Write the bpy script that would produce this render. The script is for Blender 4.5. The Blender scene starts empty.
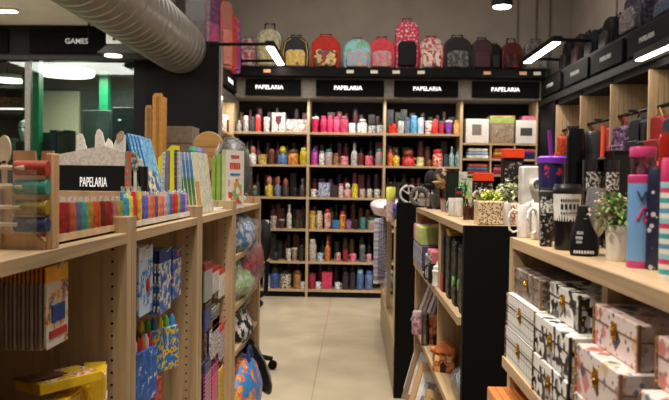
import bpy, bmesh, math, random
from mathutils import Vector, Matrix
rnd = random.Random(7)
PI = math.pi
COL = bpy.context.scene.collection
SC = bpy.context.scene

# ------------------------------------------------------------------ camera
F = 700.0
EYE = Vector((0, 0, 1.5))
CM = (Matrix.Rotation(0.027, 3, 'Z') @ Matrix.Rotation(PI/2-0.0255, 3, 'X') @ Matrix.Rotation(0.014, 3, 'Z'))
def at(px, py, ax, v):
    """world point where a sight line meets the plane (axis ax = v)"""
    d = CM @ Vector(((px-334.5)/F, -(py-200)/F, -1))
    return EYE + d*((v-EYE[ax])/d[ax])
cam = bpy.data.cameras.new('camera')
co = bpy.data.objects.new('camera', cam); COL.objects.link(co)
co.matrix_world = Matrix.Translation(EYE) @ CM.to_4x4()
cam.sensor_width = 36; cam.lens = F/669*36; cam.clip_start = .05
cam.dof.use_dof = True; cam.dof.focus_distance = 2.3; cam.dof.aperture_fstop = 7
SC.camera = co

# ------------------------------------------------------------------ materials
def lin(c):
    return tuple(((x/255)/12.92 if x/255 <= .04045 else ((x/255+.055)/1.055)**2.4) for x in c[:3]) + (1,)
MC = {}
def base(name, rough, metal, coat=0):
    m = bpy.data.materials.new(name); m.use_nodes = True
    n = m.node_tree.nodes; b = n['Principled BSDF']
    b.inputs['Roughness'].default_value = rough; b.inputs['Specular IOR Level'].default_value = .5 if rough < .45 else .3; b.inputs['Metallic'].default_value = metal
    if coat: b.inputs['Coat Weight'].default_value = coat
    return m, n, m.node_tree.links, b
def ramp(n, cols, const=True, pos=None):
    r = n.new('ShaderNodeValToRGB'); cr = r.color_ramp
    cr.interpolation = 'CONSTANT' if const else 'LINEAR'
    k = len(cols)
    while len(cr.elements) < k: cr.elements.new(.5)
    for i, c in enumerate(cols):
        cr.elements[i].position = pos[i] if pos else (i/k if const else i/max(1, k-1))
    for i, c in enumerate(cols): cr.elements[i].color = lin(c)
    return r
def plain(rgb, rough=.45, metal=0, var=.08, scale=25, coat=0):
    key = ('p', tuple(rgb), rough, metal, var, scale, coat)
    if key in MC: return MC[key]
    m, n, l, b = base('finish_%d_%d_%d' % tuple(rgb), rough, metal, coat)
    if sum(rgb) < 75 and rough > .3: b.inputs['Specular IOR Level'].default_value = .14
    t = n.new('ShaderNodeTexCoord'); z = n.new('ShaderNodeTexNoise'); z.inputs['Scale'].default_value = scale
    l.new(t.outputs['Object'], z.inputs['Vector'])
    r = ramp(n, [[x*(1-var) for x in rgb], [min(255, x*(1+var)) for x in rgb]], False, [.3, .7])
    l.new(z.outputs['Fac'], r.inputs['Fac']); l.new(r.outputs['Color'], b.inputs['Base Color'])
    MC[key] = m; return m
def wood(rgb, axis, rough=.45):
    key = ('w', tuple(rgb), axis)
    if key in MC: return MC[key]
    m, n, l, b = base('oak_laminate', rough, 0)
    t = n.new('ShaderNodeTexCoord'); mp = n.new('ShaderNodeMapping'); z = n.new('ShaderNodeTexNoise')
    s = [42, 42, 42]; s[axis] = 1.6
    mp.inputs['Scale'].default_value = s
    z.inputs['Scale'].default_value = 1; z.inputs['Detail'].default_value = 5; z.inputs['Distortion'].default_value = .6
    l.new(t.outputs['Object'], mp.inputs['Vector']); l.new(mp.outputs['Vector'], z.inputs['Vector'])
    r = ramp(n, [[x*.80 for x in rgb], rgb, [min(255, x*1.08) for x in rgb]], False, [.3, .5, .72])
    l.new(z.outputs['Fac'], r.inputs['Fac']); l.new(r.outputs['Color'], b.inputs['Base Color'])
    MC[key] = m; return m
def art(cols, scale=20, kind='cells', rough=.4, axis=2, t=.3, off=(0, 0, 0)):
    """surface prints: cells, blobs, stripes, dots, grid, terrazzo, shards"""
    key = ('a', tuple(map(tuple, cols)), scale, kind, rough, axis, t, off)
    if key in MC: return MC[key]
    m, n, l, b = base('print_'+kind, rough, 0)
    tc = n.new('ShaderNodeTexCoord'); mp = n.new('ShaderNodeMapping'); mp.inputs['Location'].default_value = off
    l.new(tc.outputs['Object'], mp.inputs['Vector']); V = mp.outputs['Vector']
    def vor(s, feat='F1'):
        v = n.new('ShaderNodeTexVoronoi'); v.inputs['Scale'].default_value = s; l.new(V, v.inputs['Vector']); return v
    def mth(op, a, bb=None):
        q = n.new('ShaderNodeMath'); q.operation = op
        for i, x in enumerate((a, bb)):
            if x is None: continue
            if isinstance(x, (int, float)): q.inputs[i].default_value = x
            else: l.new(x, q.inputs[i])
        return q.outputs[0]
    def red(sock):
        s = n.new('ShaderNodeSeparateColor'); l.new(sock, s.inputs[0]); return s.outputs[0]
    def mix(f, a, bb):
        q = n.new('ShaderNodeMix'); q.data_type = 'RGBA'; l.new(f, q.inputs[0])
        for i, x in ((6, a), (7, bb)):
            if isinstance(x, (tuple, list)): q.inputs[i].default_value = lin(x)
            else: l.new(x, q.inputs[i])
        return q.outputs[2]
    if kind in ('cells', 'shards'):
        v = vor(scale); v.distance = 'MANHATTAN' if kind == 'shards' else 'EUCLIDEAN'
        r = ramp(n, cols); l.new(red(v.outputs['Color']), r.inputs['Fac']); out = r.outputs['Color']
    elif kind == 'blobs':
        z = n.new('ShaderNodeTexNoise'); z.inputs['Scale'].default_value = scale*2.2; z.inputs['Detail'].default_value = 5; z.inputs['Roughness'].default_value = .65; l.new(V, z.inputs['Vector'])
        k = len(cols); r = ramp(n, cols, True, [0]+[.51+.17*i/max(1, k-2) for i in range(k-1)]); l.new(z.outputs['Fac'], r.inputs['Fac']); out = r.outputs['Color']
    elif kind == 'stripes':
        s = n.new('ShaderNodeSeparateXYZ'); l.new(V, s.inputs[0])
        r = ramp(n, cols); l.new(mth('FRACT', mth('MULTIPLY', s.outputs[axis], scale)), r.inputs['Fac']); out = r.outputs['Color']
    elif kind == 'dots':
        v = vor(scale); v.inputs['Randomness'].default_value = .75
        out = mix(mth('LESS_THAN', v.outputs['Distance'], t), cols[0], cols[1])
    elif kind == 'grid':
        s = n.new('ShaderNodeSeparateXYZ'); l.new(V, s.inputs[0])
        f = None
        for i in range(3):
            q = mth('LESS_THAN', mth('FRACT', mth('ADD', mth('MULTIPLY', s.outputs[i], scale), .47)), t)
            f = q if f is None else mth('MAXIMUM', f, q)
        out = mix(f, cols[0], cols[1])
    else:   # terrazzo
        v = vor(scale); v.distance = 'MANHATTAN'; r = ramp(n, cols[1:]); l.new(red(v.outputs['Color']), r.inputs['Fac'])
        v2 = vor(scale*2.3); v2.distance = 'MANHATTAN'; r2 = ramp(n, cols[1:]); l.new(red(v2.outputs['Color']), r2.inputs['Fac'])
        a = mix(mth('LESS_THAN', v2.outputs['Distance'], t*.62), cols[0], r2.outputs['Color'])
        out = mix(mth('LESS_THAN', v.outputs['Distance'], t), a, r.outputs['Color'])
    l.new(out, b.inputs['Base Color']); MC[key] = m; return m
def clear(tint=(235, 238, 238), gloss=.15, rough=.06, bump=0, milk=0):
    key = ('g', tuple(tint), gloss, rough, bump, milk)
    if key in MC: return MC[key]
    m = bpy.data.materials.new('clear_sheet'); m.use_nodes = True
    n = m.node_tree.nodes; l = m.node_tree.links; n.clear()
    o = n.new('ShaderNodeOutputMaterial'); tr = n.new('ShaderNodeBsdfTransparent'); gl = n.new('ShaderNodeBsdfGlossy'); mx = n.new('ShaderNodeMixShader')
    fr = n.new('ShaderNodeLayerWeight'); fr.inputs['Blend'].default_value = .35
    mr = n.new('ShaderNodeMapRange'); mr.inputs['To Min'].default_value = gloss*.5; mr.inputs['To Max'].default_value = min(1, gloss*4)
    tr.inputs['Color'].default_value = lin(tint); gl.inputs['Roughness'].default_value = rough
    l.new(fr.outputs['Fresnel'], mr.inputs['Value']); l.new(mr.outputs['Result'], mx.inputs[0])
    l.new(tr.outputs[0], mx.inputs[1]); l.new(gl.outputs[0], mx.inputs[2]); l.new(mx.outputs[0], o.inputs['Surface'])
    if bump:
        z = n.new('ShaderNodeTexNoise'); z.inputs['Scale'].default_value = 28; z.inputs['Detail'].default_value = 3
        tc = n.new('ShaderNodeTexCoord'); l.new(tc.outputs['Object'], z.inputs['Vector'])
        bp = n.new('ShaderNodeBump'); bp.inputs['Strength'].default_value = bump; bp.inputs['Distance'].default_value = .02
        l.new(z.outputs['Fac'], bp.inputs['Height']); l.new(bp.outputs[0], gl.inputs['Normal'])
    if milk:
        df = n.new('ShaderNodeBsdfDiffuse'); df.inputs['Color'].default_value = lin((225, 225, 225)); m2 = n.new('ShaderNodeMixShader'); m2.inputs[0].default_value = milk
        l.new(mx.outputs[0], m2.inputs[1]); l.new(df.outputs[0], m2.inputs[2]); l.new(m2.outputs[0], o.inputs['Surface'])
    MC[key] = m; return m
def glow(rgb, s):
    key = ('e', tuple(rgb), s)
    if key in MC: return MC[key]
    m, n, l, b = base('self_glow', .5, 0)  # emission for real lamps, and also for sign lettering that is no lamp
    b.inputs['Base Color'].default_value = lin(rgb); b.inputs['Emission Color'].default_value = lin(rgb); b.inputs['Emission Strength'].default_value = s
    MC[key] = m; return m

OAK = (186, 158, 122)
WX, WY, WZ = (wood(OAK, i) for i in range(3))
BLACK = plain((10, 9, 9), .62); BLACKM = plain((15, 14, 14), .5)
DARKIN = plain((15, 11, 10), .8)
WHITE = plain((225, 221, 214), .4, var=.03); CREAM = plain((226, 208, 178), .5)
STEEL = plain((150, 150, 150), .3, 1); GOLD = plain((200, 155, 60), .3, 1)
KRAFT = plain((176, 128, 80), .7, var=.06)
GLASS = clear((232, 240, 238), .12)
MILK = clear((250, 250, 248), .1, .2, .5, .45)
PLAS = clear((250, 250, 248), .07, .15, .5, .07)

# ------------------------------------------------------------------ mesh builder
class MB:
    def __init__(s): s.v = []; s.f = []; s.m = []
    def add(s, vs, fs, mi=0, M=None):
        k = len(s.v)
        s.v += [tuple(M @ Vector(v)) if M is not None else tuple(v) for v in vs]
        s.f += [tuple(k+i for i in f) for f in fs]; s.m += [mi]*len(fs); return s
    def box(s, x0, x1, y0, y1, z0, z1, mi=0, M=None):
        vs = [(x, y, z) for z in (z0, z1) for y in (y0, y1) for x in (x0, x1)]
        return s.add(vs, [(0, 2, 3, 1), (4, 5, 7, 6), (0, 1, 5, 4), (2, 6, 7, 3), (0, 4, 6, 2), (1, 3, 7, 5)], mi, M)
    def lathe(s, prof, n=20, mi=0, M=None, cap=(1, 1), sx=1, sy=1):
        vs = [(r*math.cos(2*PI*i/n)*sx, r*math.sin(2*PI*i/n)*sy, z) for r, z in prof for i in range(n)]
        fs = [(j*n+i, j*n+(i+1) % n, (j+1)*n+(i+1) % n, (j+1)*n+i) for j in range(len(prof)-1) for i in range(n)]
        if cap[0]: fs.append(tuple(range(n-1, -1, -1)))
        if cap[1]: fs.append(tuple((len(prof)-1)*n+i for i in range(n)))
        return s.add(vs, fs, mi, M)
    def ball(s, c, r, n=14, mi=0, M=None):
        r = r if isinstance(r, (tuple, list)) else (r, r, r); k = max(6, n//2)
        T = Matrix.Translation(c) @ Matrix.Diagonal((r[0], r[1], r[2], 1))
        if M is not None: T = M @ T
        return s.lathe([(math.sin(PI*max(.02, min(.98, j/k))), -math.cos(PI*j/k)) for j in range(k+1)], n, mi, T)
    def tube(s, pts, r, n=8, mi=0, M=None):
        pts = [Vector(p) for p in pts]; vs = []; up = None
        for i, p in enumerate(pts):
            d = (pts[min(i+1, len(pts)-1)]-pts[max(0, i-1)]).normalized()
            if up is None: up = Vector((0, 0, 1)) if abs(d.z) < .9 else Vector((1, 0, 0))
            a = d.cross(up).normalized(); b2 = a.cross(d)
            rr = r[i] if isinstance(r, (list, tuple)) else r
            vs += [p+(a*math.cos(2*PI*j/n)+b2*math.sin(2*PI*j/n))*rr for j in range(n)]
        fs = [(j*n+i, j*n+(i+1) % n, (j+1)*n+(i+1) % n, (j+1)*n+i) for j in range(len(pts)-1) for i in range(n)]
        fs += [tuple(range(n-1, -1, -1)), tuple((len(pts)-1)*n+i for i in range(n))]
        return s.add(vs, fs, mi, M)
    def prism(s, poly, d0, d1, mi=0, M=None):
        """polygon in XZ pushed along Y"""
        n = len(poly)
        vs = [(x, d0, z) for x, z in poly]+[(x, d1, z) for x, z in poly]
        fs = [tuple(range(n)), tuple(range(2*n-1, n-1, -1))]+[(i, n+i, n+(i+1) % n, (i+1) % n) for i in range(n)]
        return s.add(vs, fs, mi, M)
    def build(s, name, mats, parent=None, loc=(0, 0, 0), rot=(0, 0, 0), bevel=0, seg=2, sharp=38, label=None):
        me = bpy.data.meshes.new(name); me.from_pydata(s.v, [], s.f)
        if not isinstance(mats, (list, tuple)): mats = [mats]
        for m in mats: me.materials.append(m)
        for p, i in zip(me.polygons, s.m): p.material_index = min(i, len(mats)-1)
        bm = bmesh.new(); bm.from_mesh(me); bmesh.ops.recalc_face_normals(bm, faces=bm.faces); bm.to_mesh(me); bm.free()
        me.polygons.foreach_set('use_smooth', [True]*len(me.polygons)); me.set_sharp_from_angle(angle=math.radians(sharp))
        o = bpy.data.objects.new(name, me); COL.objects.link(o); o.location = loc; o.rotation_euler = rot
        if parent: o.parent = parent
        if bevel:
            b = o.modifiers.new('edge', 'BEVEL'); b.width = bevel; b.segments = seg; b.limit_method = 'ANGLE'; b.angle_limit = math.radians(50)
        if label: o['label'] = label
        return o
def tag(o, label, cat, group=None):
    o['label'] = label; o['category'] = cat
    if group: o['group'] = group
    return o
def thing(name, label, cat, loc, rz=0, group=None, rot=None):
    o = bpy.data.objects.new(name, None); COL.objects.link(o); o.empty_display_size = .05
    o.location = loc; o.rotation_euler = rot or (0, 0, rz)
    return tag(o, label, cat, group)
def struct(o): o['kind'] = 'structure'; return o
def kids(o): return [c for c in bpy.data.objects if c.parent == o]
def dup(o, loc, rz=None, label=None, parent=None):
    c = o.copy(); COL.objects.link(c); c.location = loc
    if rz is not None: c.rotation_euler[2] = rz
    if label: c['label'] = label
    for k in kids(o):
        q = k.copy(); COL.objects.link(q); q.parent = c
        for g in kids(k):
            h = g.copy(); COL.objects.link(h); h.parent = q
    return c
def text(name, s, size, mat, parent, loc, rot, sx=1, depth=.002, bold=0):
    cu = bpy.data.curves.new(name, 'FONT'); cu.body = s; cu.size = size; cu.align_x = 'CENTER'; cu.align_y = 'CENTER'; cu.extrude = depth; cu.resolution_u = 3; cu.offset = size*bold
    t = bpy.data.objects.new(name, cu); COL.objects.link(t)
    dg = bpy.context.evaluated_depsgraph_get(); me = bpy.data.meshes.new_from_object(t.evaluated_get(dg))
    bpy.data.objects.remove(t)
    me.materials.clear(); me.materials.append(mat)
    o = bpy.data.objects.new(name, me); COL.objects.link(o); o.location = loc; o.rotation_euler = rot; o.scale = (sx, 1, 1)
    if parent: o.parent = parent
    return o
FRONT = (PI/2, 0, 0); TO_PX = (PI/2, 0, PI/2); TO_NX = (PI/2, 0, -PI/2)   # facing -Y, +X, -X

# ------------------------------------------------------------------ small goods
def C(c, rough=.4, metal=0): return plain(c, rough, metal) if isinstance(c, (tuple, list)) else c
def bottle(label, loc, r, h, body, cap, kind='flask', name='bottle', cat='bottle', group=None, rz=0, n=18):
    t = thing(name, label, cat, loc, rz, group)
    if kind == 'flask':
        MB().lathe([(r*.93, 0), (r, h*.02), (r, h*.74), (r*.9, h*.79), (r*.72, h*.81)], n).build('body', C(body, .35), t)
        MB().lathe([(r*.7, h*.80), (r*.76, h*.82), (r*.76, h*.97), (r*.66, h)], n).build('cap', C(cap, .4), t)
    elif kind == 'straight':
        MB().lathe([(r*.96, 0), (r, h*.02), (r, h*.80)], n).build('body', C(body, .35), t)
        MB().lathe([(r*.96, h*.80), (r*.98, h*.82), (r*.96, h*.97), (r*.85, h)], n).build('cap', C(cap, .4), t)
    elif kind == 'spout':
        MB().lathe([(r*.9, 0), (r, h*.03), (r*.86, h*.35), (r, h*.62), (r*.8, h*.70)], n).build('body', C(body, .35), t)
        MB().lathe([(r*.82, h*.70), (r*.82, h*.80), (r*.4, h*.86), (r*.3, h*.97), (r*.36, h)], n).build('cap', C(cap, .4), t)
    elif kind == 'neck':
        MB().lathe([(r*.95, 0), (r, h*.02), (r, h*.52), (r*.75, h*.62), (r*.36, h*.70), (r*.33, h*.90)], n).build('body', C(body, .2), t)
        MB().lathe([(r*.38, h*.88), (r*.40, h*.9), (r*.40, h*.99), (r*.34, h)], n).build('cap', C(cap, .4), t)
    elif kind == 'tumbler':
        MB().lathe([(r*.74, 0), (r*.78, h*.02), (r*.97, h*.86)], n).build('body', C(body, .35), t)
        MB().lathe([(r*1.0, h*.86), (r*1.03, h*.88), (r*1.03, h*.94), (r*.8, h*.96), (r*.78, h)], n).build('lid', C(cap, .4), t)
    elif kind == 'jar':
        MB().lathe([(r*.92, 0), (r, h*.06), (r, h*.66), (r*.8, h*.76)], n).build('body', C(body, .2), t)
        MB().lathe([(r*.84, h*.76), (r*.86, h*.78), (r*.86, h*.97), (r*.8, h)], n).build('lid', C(cap, .35), t)
    return t
def mug(label, loc, r, h, body, rz=0, inner=None, name='mug', group=None, handle=None, n=20, hk=1.62, ht=.13):
    t = thing(name, label, 'mug', loc, rz, group)
    MB().lathe([(r*.9, 0), (r, h*.04), (r, h*.98), (r*.96, h), (r*.90, h*.98), (r*.88, h*.1), (.001, h*.08)], n, 0, None, (1, 0)).build('body', C(body, .3), t)
    MB().tube([(r*.94, 0, h*.80), (r*(hk*.5+.5), 0, h*.85), (r*(hk*.9+.1), 0, h*.76), (r*hk, 0, h*.6), (r*hk, 0, h*.4), (r*(hk*.9+.1), 0, h*.24), (r*(hk*.5+.5), 0, h*.16), (r*.94, 0, h*.2)], r*ht, 8).build('handle', C(handle or body, .3), t)
    return t
def cup(label, loc, r, h, body, rim=None, name='cup', group=None, n=18):
    t = thing(name, label, 'cup', loc, 0, group)
    MB().lathe([(r*.72, 0), (r*.76, h*.03), (r, h*.9)], n).build('body', C(body, .4), t)
    MB().lathe([(r*1.0, h*.9), (r*1.06, h*.92), (r*1.06, h), (r*.94, h), (r*.9, h*.92)], n, 0, None, (1, 1)).build('rim', C(rim or body, .4), t)
    return t
def carton(label, loc, w, d, h, front, side=None, name='box', cat='box', group=None, rz=0, lid=None, rot=None):
    t = thing(name, label, cat, loc, rz, group, rot)
    MB().box(-w/2, w/2, 0, d, 0, h*(.78 if lid else 1)).build('body', C(side or front, .5), t, bevel=.002)
    if lid: MB().box(-w/2-.003, w/2+.003, -.003, d+.003, h*.78, h).build('lid', C(lid, .5), t, bevel=.002)
    MB().box(-w*.46, w*.46, -.0025, .001, h*.05, h*(.74 if lid else .95)).build('printed_panel', C(front, .45), t)
    return t
def figurine(label, loc, r, h, body, head, hat=None, group=None, rz=0):
    t = thing('figurine', label, 'figurine', loc, rz, group)
    MB().lathe([(r*.8, 0), (r*.95, h*.05), (r, h*.2), (r*.7, h*.42), (r*.45, h*.56)], 14).ball((-r*.75, -r*.2, h*.36), (r*.25, r*.25, h*.16)).ball((r*.75, -r*.2, h*.36), (r*.25, r*.25, h*.16)).build('body', C(body, .45), t)
    MB().ball((0, 0, h*.72), (r*.72, r*.72, h*.21)).ball((0, -r*.72, h*.7), r*.14).build('head', C(head, .45), t)
    if hat is not None: MB().lathe([(r*.8, h*.82), (r*.72, h*.9), (r*.3, h)], 14).build('hat', C(hat, .5), t)
    return t
def ordn(i): return ['first', 'second', 'third', 'fourth', 'fifth', 'sixth', 'seventh', 'eighth', 'ninth', 'tenth', 'eleventh', 'twelfth', 'thirteenth', 'fourteenth', 'fifteenth', 'sixteenth', 'seventeenth', 'eighteenth', 'nineteenth', 'twentieth'][i]
def arch(w, h, k=8, rr=None):
    """outline of a bag: flat bottom, rounded top"""
    rr = rr or w*.45
    p = [(-w/2+.01, 0), (w/2-.01, 0), (w/2, .02)]
    p += [(w/2-rr+rr*math.cos(a*PI/2/k), h-rr*.9+rr*.9*math.sin(a*PI/2/k)) for a in range(k+1)]
    p += [(-w/2+rr-rr*math.sin(a*PI/2/k), h-rr*.9+rr*.9*math.cos(a*PI/2/k)) for a in range(k+1)]
    return p+[(-w/2, .02)]
def backpack(label, loc, w, h, d, body, pocket, handle=(20, 20, 20), rz=0, piping=None, wrap=False, tilt=0, group=None, trolley=False):
    t = thing('backpack', label, 'backpack', loc, 0, group, (tilt, 0, rz))
    MB().prism(arch(w, h), -d/2, d/2).build('body', C(body, .6), t, bevel=min(.05, d*.3), seg=3)
    MB().prism(arch(w*.78, h*.52, rr=w*.2), -d/2-d*.22, -d/2+.02).build('front_pocket', C(pocket, .55), t, (0, 0, h*.06), bevel=.02, seg=3)
    MB().tube([(x*w*.8, -d/2+.005, h*.1+z*.84) for x, z in [(-.58, 0), (-.6, h*.5), (-.5, h*.85), (-.25, h*.98), (.25, h*.98), (.5, h*.85), (.6, h*.5), (.58, 0)]], .007, 6).build('zip_piping', C(piping or handle, .5), t)
    k = h*.17 if trolley else h*.08
    MB().tube([(-w*.2, 0, h*.96), (-w*.19, 0, h+k), (w*.19, 0, h+k), (w*.2, 0, h*.96)], .012, 8).build('handle', C(handle, .5), t)
    if wrap: MB().prism(arch(w*1.12, h*1.03), -d/2-d*.35, d*.6).build('plastic_wrap', PLAS, t, bevel=.03, seg=2)
    return t
def leafy(n, rx, ry, h, size, seed, droop=.5):
    """a tuft of small leaves on short stems"""
    q = random.Random(seed); m = MB()
    for i in range(n):
        a = q.uniform(0, 2*PI); u = q.random()**.6; z = h*(q.uniform(.1, 1))*(1-.35*u*u)
        c = Vector((rx*u*math.cos(a), ry*u*math.sin(a), z)); L = size*q.uniform(.7, 1.3)
        M = Matrix.Translation(c) @ Matrix.Rotation(q.uniform(0, 2*PI), 4, 'Z') @ Matrix.Rotation(q.uniform(-1.2, .6), 4, 'X')
        m.add([(0, 0, 0), (L*.28, L*.4, L*.06), (0, L, 0), (-L*.28, L*.4, L*.06), (0, L*.45, -L*.04)], [(0, 1, 4), (1, 2, 4), (2, 3, 4), (3, 0, 4)], 0, M)
    return m
# ================================================================== THE SETTING
def floor_mat():
    m, n, l, b = base('stone_tile_floor', .28, 0)
    t = n.new('ShaderNodeTexCoord'); br = n.new('ShaderNodeTexBrick'); br.offset = 0; mp = n.new('ShaderNodeMapping'); mp.inputs['Location'].default_value = (.27, .4, 0); l.new(t.outputs['Object'], mp.inputs['Vector'])
    br.inputs['Scale'].default_value = 1; br.inputs['Brick Width'].default_value = 1.2; br.inputs['Row Height'].default_value = 2.4
    br.inputs['Mortar Size'].default_value = .004
    br.inputs['Color1'].default_value = lin((203, 189, 161)); br.inputs['Color2'].default_value = lin((198, 184, 156)); br.inputs['Mortar'].default_value = lin((160, 148, 124))
    z = n.new('ShaderNodeTexNoise'); z.inputs['Scale'].default_value = 3; z.inputs['Detail'].default_value = 6
    r = ramp(n, [(225, 225, 225), (255, 255, 255)], False, [.3, .7])
    mx = n.new('ShaderNodeMix'); mx.data_type = 'RGBA'; mx.blend_type = 'MULTIPLY'; mx.inputs[0].default_value = 1
    l.new(mp.outputs['Vector'], br.inputs['Vector']); l.new(t.outputs['Object'], z.inputs['Vector']); l.new(z.outputs['Fac'], r.inputs['Fac'])
    l.new(br.outputs['Color'], mx.inputs[6]); l.new(r.outputs['Color'], mx.inputs[7]); l.new(mx.outputs[2], b.inputs['Base Color'])
    return m
def panel_mat(rgb, w):
    return plain(rgb, .75, 0, .04, 3)
TAUPE = plain((166, 155, 143), .8, 0, .04, 3)
def sbox(name, x0, x1, y0, y1, z0, z1, mat, bevel=0):
    return struct(MB().box(x0, x1, y0, y1, z0, z1).build(name, mat, bevel=bevel))
sbox('floor', -6.5, 3.2, -1.5, 11.5, -.06, 0, floor_mat())
sbox('wall_back', -2.3, 2.95, 9.52, 9.62, 0, 4.5, TAUPE)
sbox('wall_right', 2.86, 2.96, -1.5, 9.52, 0, 4.5, TAUPE)
sbox('wall_left', -2.4, -2.3, 8.08, 9.62, 0, 4.5, TAUPE)
sbox('ceiling', -2.3, 2.96, -1.5, 9.62, 4.5, 4.6, plain((150, 145, 138), .8))
sbox('ceiling_entry', -6.5, -2.3, 2.5, 8.08, 3.25, 3.35, plain((236, 231, 222), .8, 0, .03, 3))
sbox('wall_entry', -6.6, -6.5, -1.5, 11.0, 0, 3.3, plain((120, 112, 104), .8))
sbox('wall_bulkhead', -2.36, -2.3, 2.5, 8.08, 3.35, 4.5, TAUPE)
for i, x in enumerate((2.17, 2.42, 2.60)):
    sbox('trim_%d' % (i+1), x-.012, x+.012, 9.505, 9.52, 2.9, 4.5, plain((120, 108, 95), .7))
for i, y in enumerate((5.4, 6.6, 7.8)):
    sbox('trim_%d' % (i+4), 2.845, 2.86, y-.015, y+.015, 2.9, 4.5, plain((120, 108, 95), .7))
# black partition that ends the wall shelving
PARTM = plain((22, 20, 19), .7)
sbox('wall_partition', -2.36, -1.53, 7.86, 7.95, 0, 3.06, PARTM)
sbox('trim_7', -1.53, -1.505, 7.855, 7.955, 0, 3.06, plain((120, 112, 104), .5))
# the glazed front of the next-door room
FASC = plain((26, 24, 23), .6)
sbox('wall_fascia', -6.5, -2.36, 7.96, 8.08, 2.88, 3.24, FASC)
sbox('wall_pillar', -2.52, -2.36, 7.94, 8.08, 0, 2.88, plain((24, 23, 23), .6))
sbox('trim_8', -6.5, -2.36, 7.93, 8.0, 2.85, 2.90, plain((44, 42, 40), .6))
sbox('trim_9', -3.80, -3.74, 7.99, 8.05, .1, 2.88, plain((128, 124, 112), .4))
sbox('trim_10', -6.5, -2.52, 7.98, 8.06, 0, .1, BLACKM)
PANE = clear((216, 228, 221), .12, .03)
for i, (a, b_) in enumerate(((-6.4, -3.80), (-3.74, -2.52))):
    w = sbox('window_%d' % (i+1), a, b_, 8.01, 8.025, .1, 2.88, PANE)
GREENW = plain((58, 66, 60), .7)
sbox('wall_games_back', -6.5, -2.4, 10.9, 11.0, 0, 3.2, plain((84, 88, 82), .7))
sbox('ceiling_games', -6.5, -2.4, 8.08, 11.0, 3.1, 3.2, plain((12, 14, 13), .8))
sbox('wall_games_side', -2.5, -2.4, 8.1, 10.9, 0, 3.2, plain((46, 52, 49), .7))
sbox('door_1', at(40, 100, 1, 10.84).x, at(79, 100, 1, 10.84).x, 10.84, 10.9, 0, 2.86, plain((226, 212, 180), .6, 0, .03))
GREEN = plain((18, 140, 92), .4)
for nm, px, y, w_ in (('trim_11', 35, 8.6, .15), ('trim_12', 105, 10.4, .13)):
    x = at(px, 100, 1, y).x
    sbox(nm, x-w_/2, x+w_/2, y-.06, y+.06, 0, 3.1, GREEN)

# ---- sign boards with lettering
LET = glow((240, 240, 238), .8)  # letters are no lamps; glow put into their colour so they read white
def sign(label, x0, x1, z0, z1, y, word, size, tx=None, group=None, bright=None, rot=None, loc=None):
    t = thing('sign', label, 'sign', ((x0+x1)/2, y, (z0+z1)/2) if loc is None else loc, 0, group, rot)
    w, h = (x1-x0), z1-z0
    MB().box(-w/2, w/2, -.03, 0, -h/2, h/2).build('board', plain((6, 5, 5), .8), t, bevel=.004)
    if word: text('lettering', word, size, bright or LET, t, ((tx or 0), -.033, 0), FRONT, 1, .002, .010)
    return t
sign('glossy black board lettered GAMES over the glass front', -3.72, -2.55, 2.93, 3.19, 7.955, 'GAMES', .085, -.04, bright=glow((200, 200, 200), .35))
sign('glossy black board without visible lettering on the fascia beside the GAMES board', -5.2, -3.97, 2.93, 3.19, 7.955, '', .1)
for i, (x0, x1, tx) in enumerate(((246, 301, 269.5), (316, 384, 348), (394, 458, 427), (472, 539, 505))):
    a, b_, c = at(x0, 90, 1, 8.98).x, at(x1, 90, 1, 8.98).x, at(tx, 90, 1, 8.98).x
    sign('glossy black PAPELARIA sign over the %s bay of the back wall' % ordn(i), a, b_, 2.60, 2.80, 8.985, 'PAPELARIA', .074, c-(a+b_)/2, 'shop section signs', bright=glow((250, 250, 248), 1.9 if i == 1 else 1.3))  # lettering brightness set by emission, second sign strongest
# fascia, ledge
sbox('trim_13', -1.60, 2.36, 8.99, 9.52, 2.575, 2.83, plain((128, 122, 114), .6))
sbox('trim_14', -1.60, 2.36, 8.80, 9.52, 2.83, 2.94, BLACK)
sbox('trim_15', 2.36, 2.86, 4.2, 8.98, 2.57, 2.83, BLACK)
sbox('trim_16', 2.34, 2.86, 4.2, 8.98, 2.50, 2.57, plain((36, 34, 32), .6))
sbox('trim_18', -2.3, -1.54, 7.96, 8.98, 2.57, 2.83, BLACK)
sbox('trim_19', -2.3, -1.52, 7.96, 8.98, 2.50, 2.57, plain((74, 70, 65), .6))
for i, px in enumerate((551, 575.6, 606, 647)):
    p = at(px, 60, 0, 2.33)
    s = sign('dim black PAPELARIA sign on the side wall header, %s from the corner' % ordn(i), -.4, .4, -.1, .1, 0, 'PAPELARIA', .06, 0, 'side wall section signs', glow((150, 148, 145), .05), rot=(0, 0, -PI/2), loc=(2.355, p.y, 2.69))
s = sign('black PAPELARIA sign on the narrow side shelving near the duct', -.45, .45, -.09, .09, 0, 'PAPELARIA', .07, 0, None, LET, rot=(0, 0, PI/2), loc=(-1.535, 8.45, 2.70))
for i, px in enumerate((267, 350, 374, 396, 421, 487, 523, 537)):
    p = at(px, 77+ (px-267)*.02, 1, 8.795)
    o = MB().box(-.045, .045, -.004, 0, -.02, .02).build('price_tag', plain((225, 170, 130) if px in (267, 487, 523) else (225, 220, 210), .6), None, (p.x, 8.799, 2.885))
    tag(o, 'small %s price tag on the black ledge, %s counting from the duct' % ('peach' if px in (267, 487, 523) else 'white', ordn(i)), 'price tag', 'price tags on the ledge')

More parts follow.
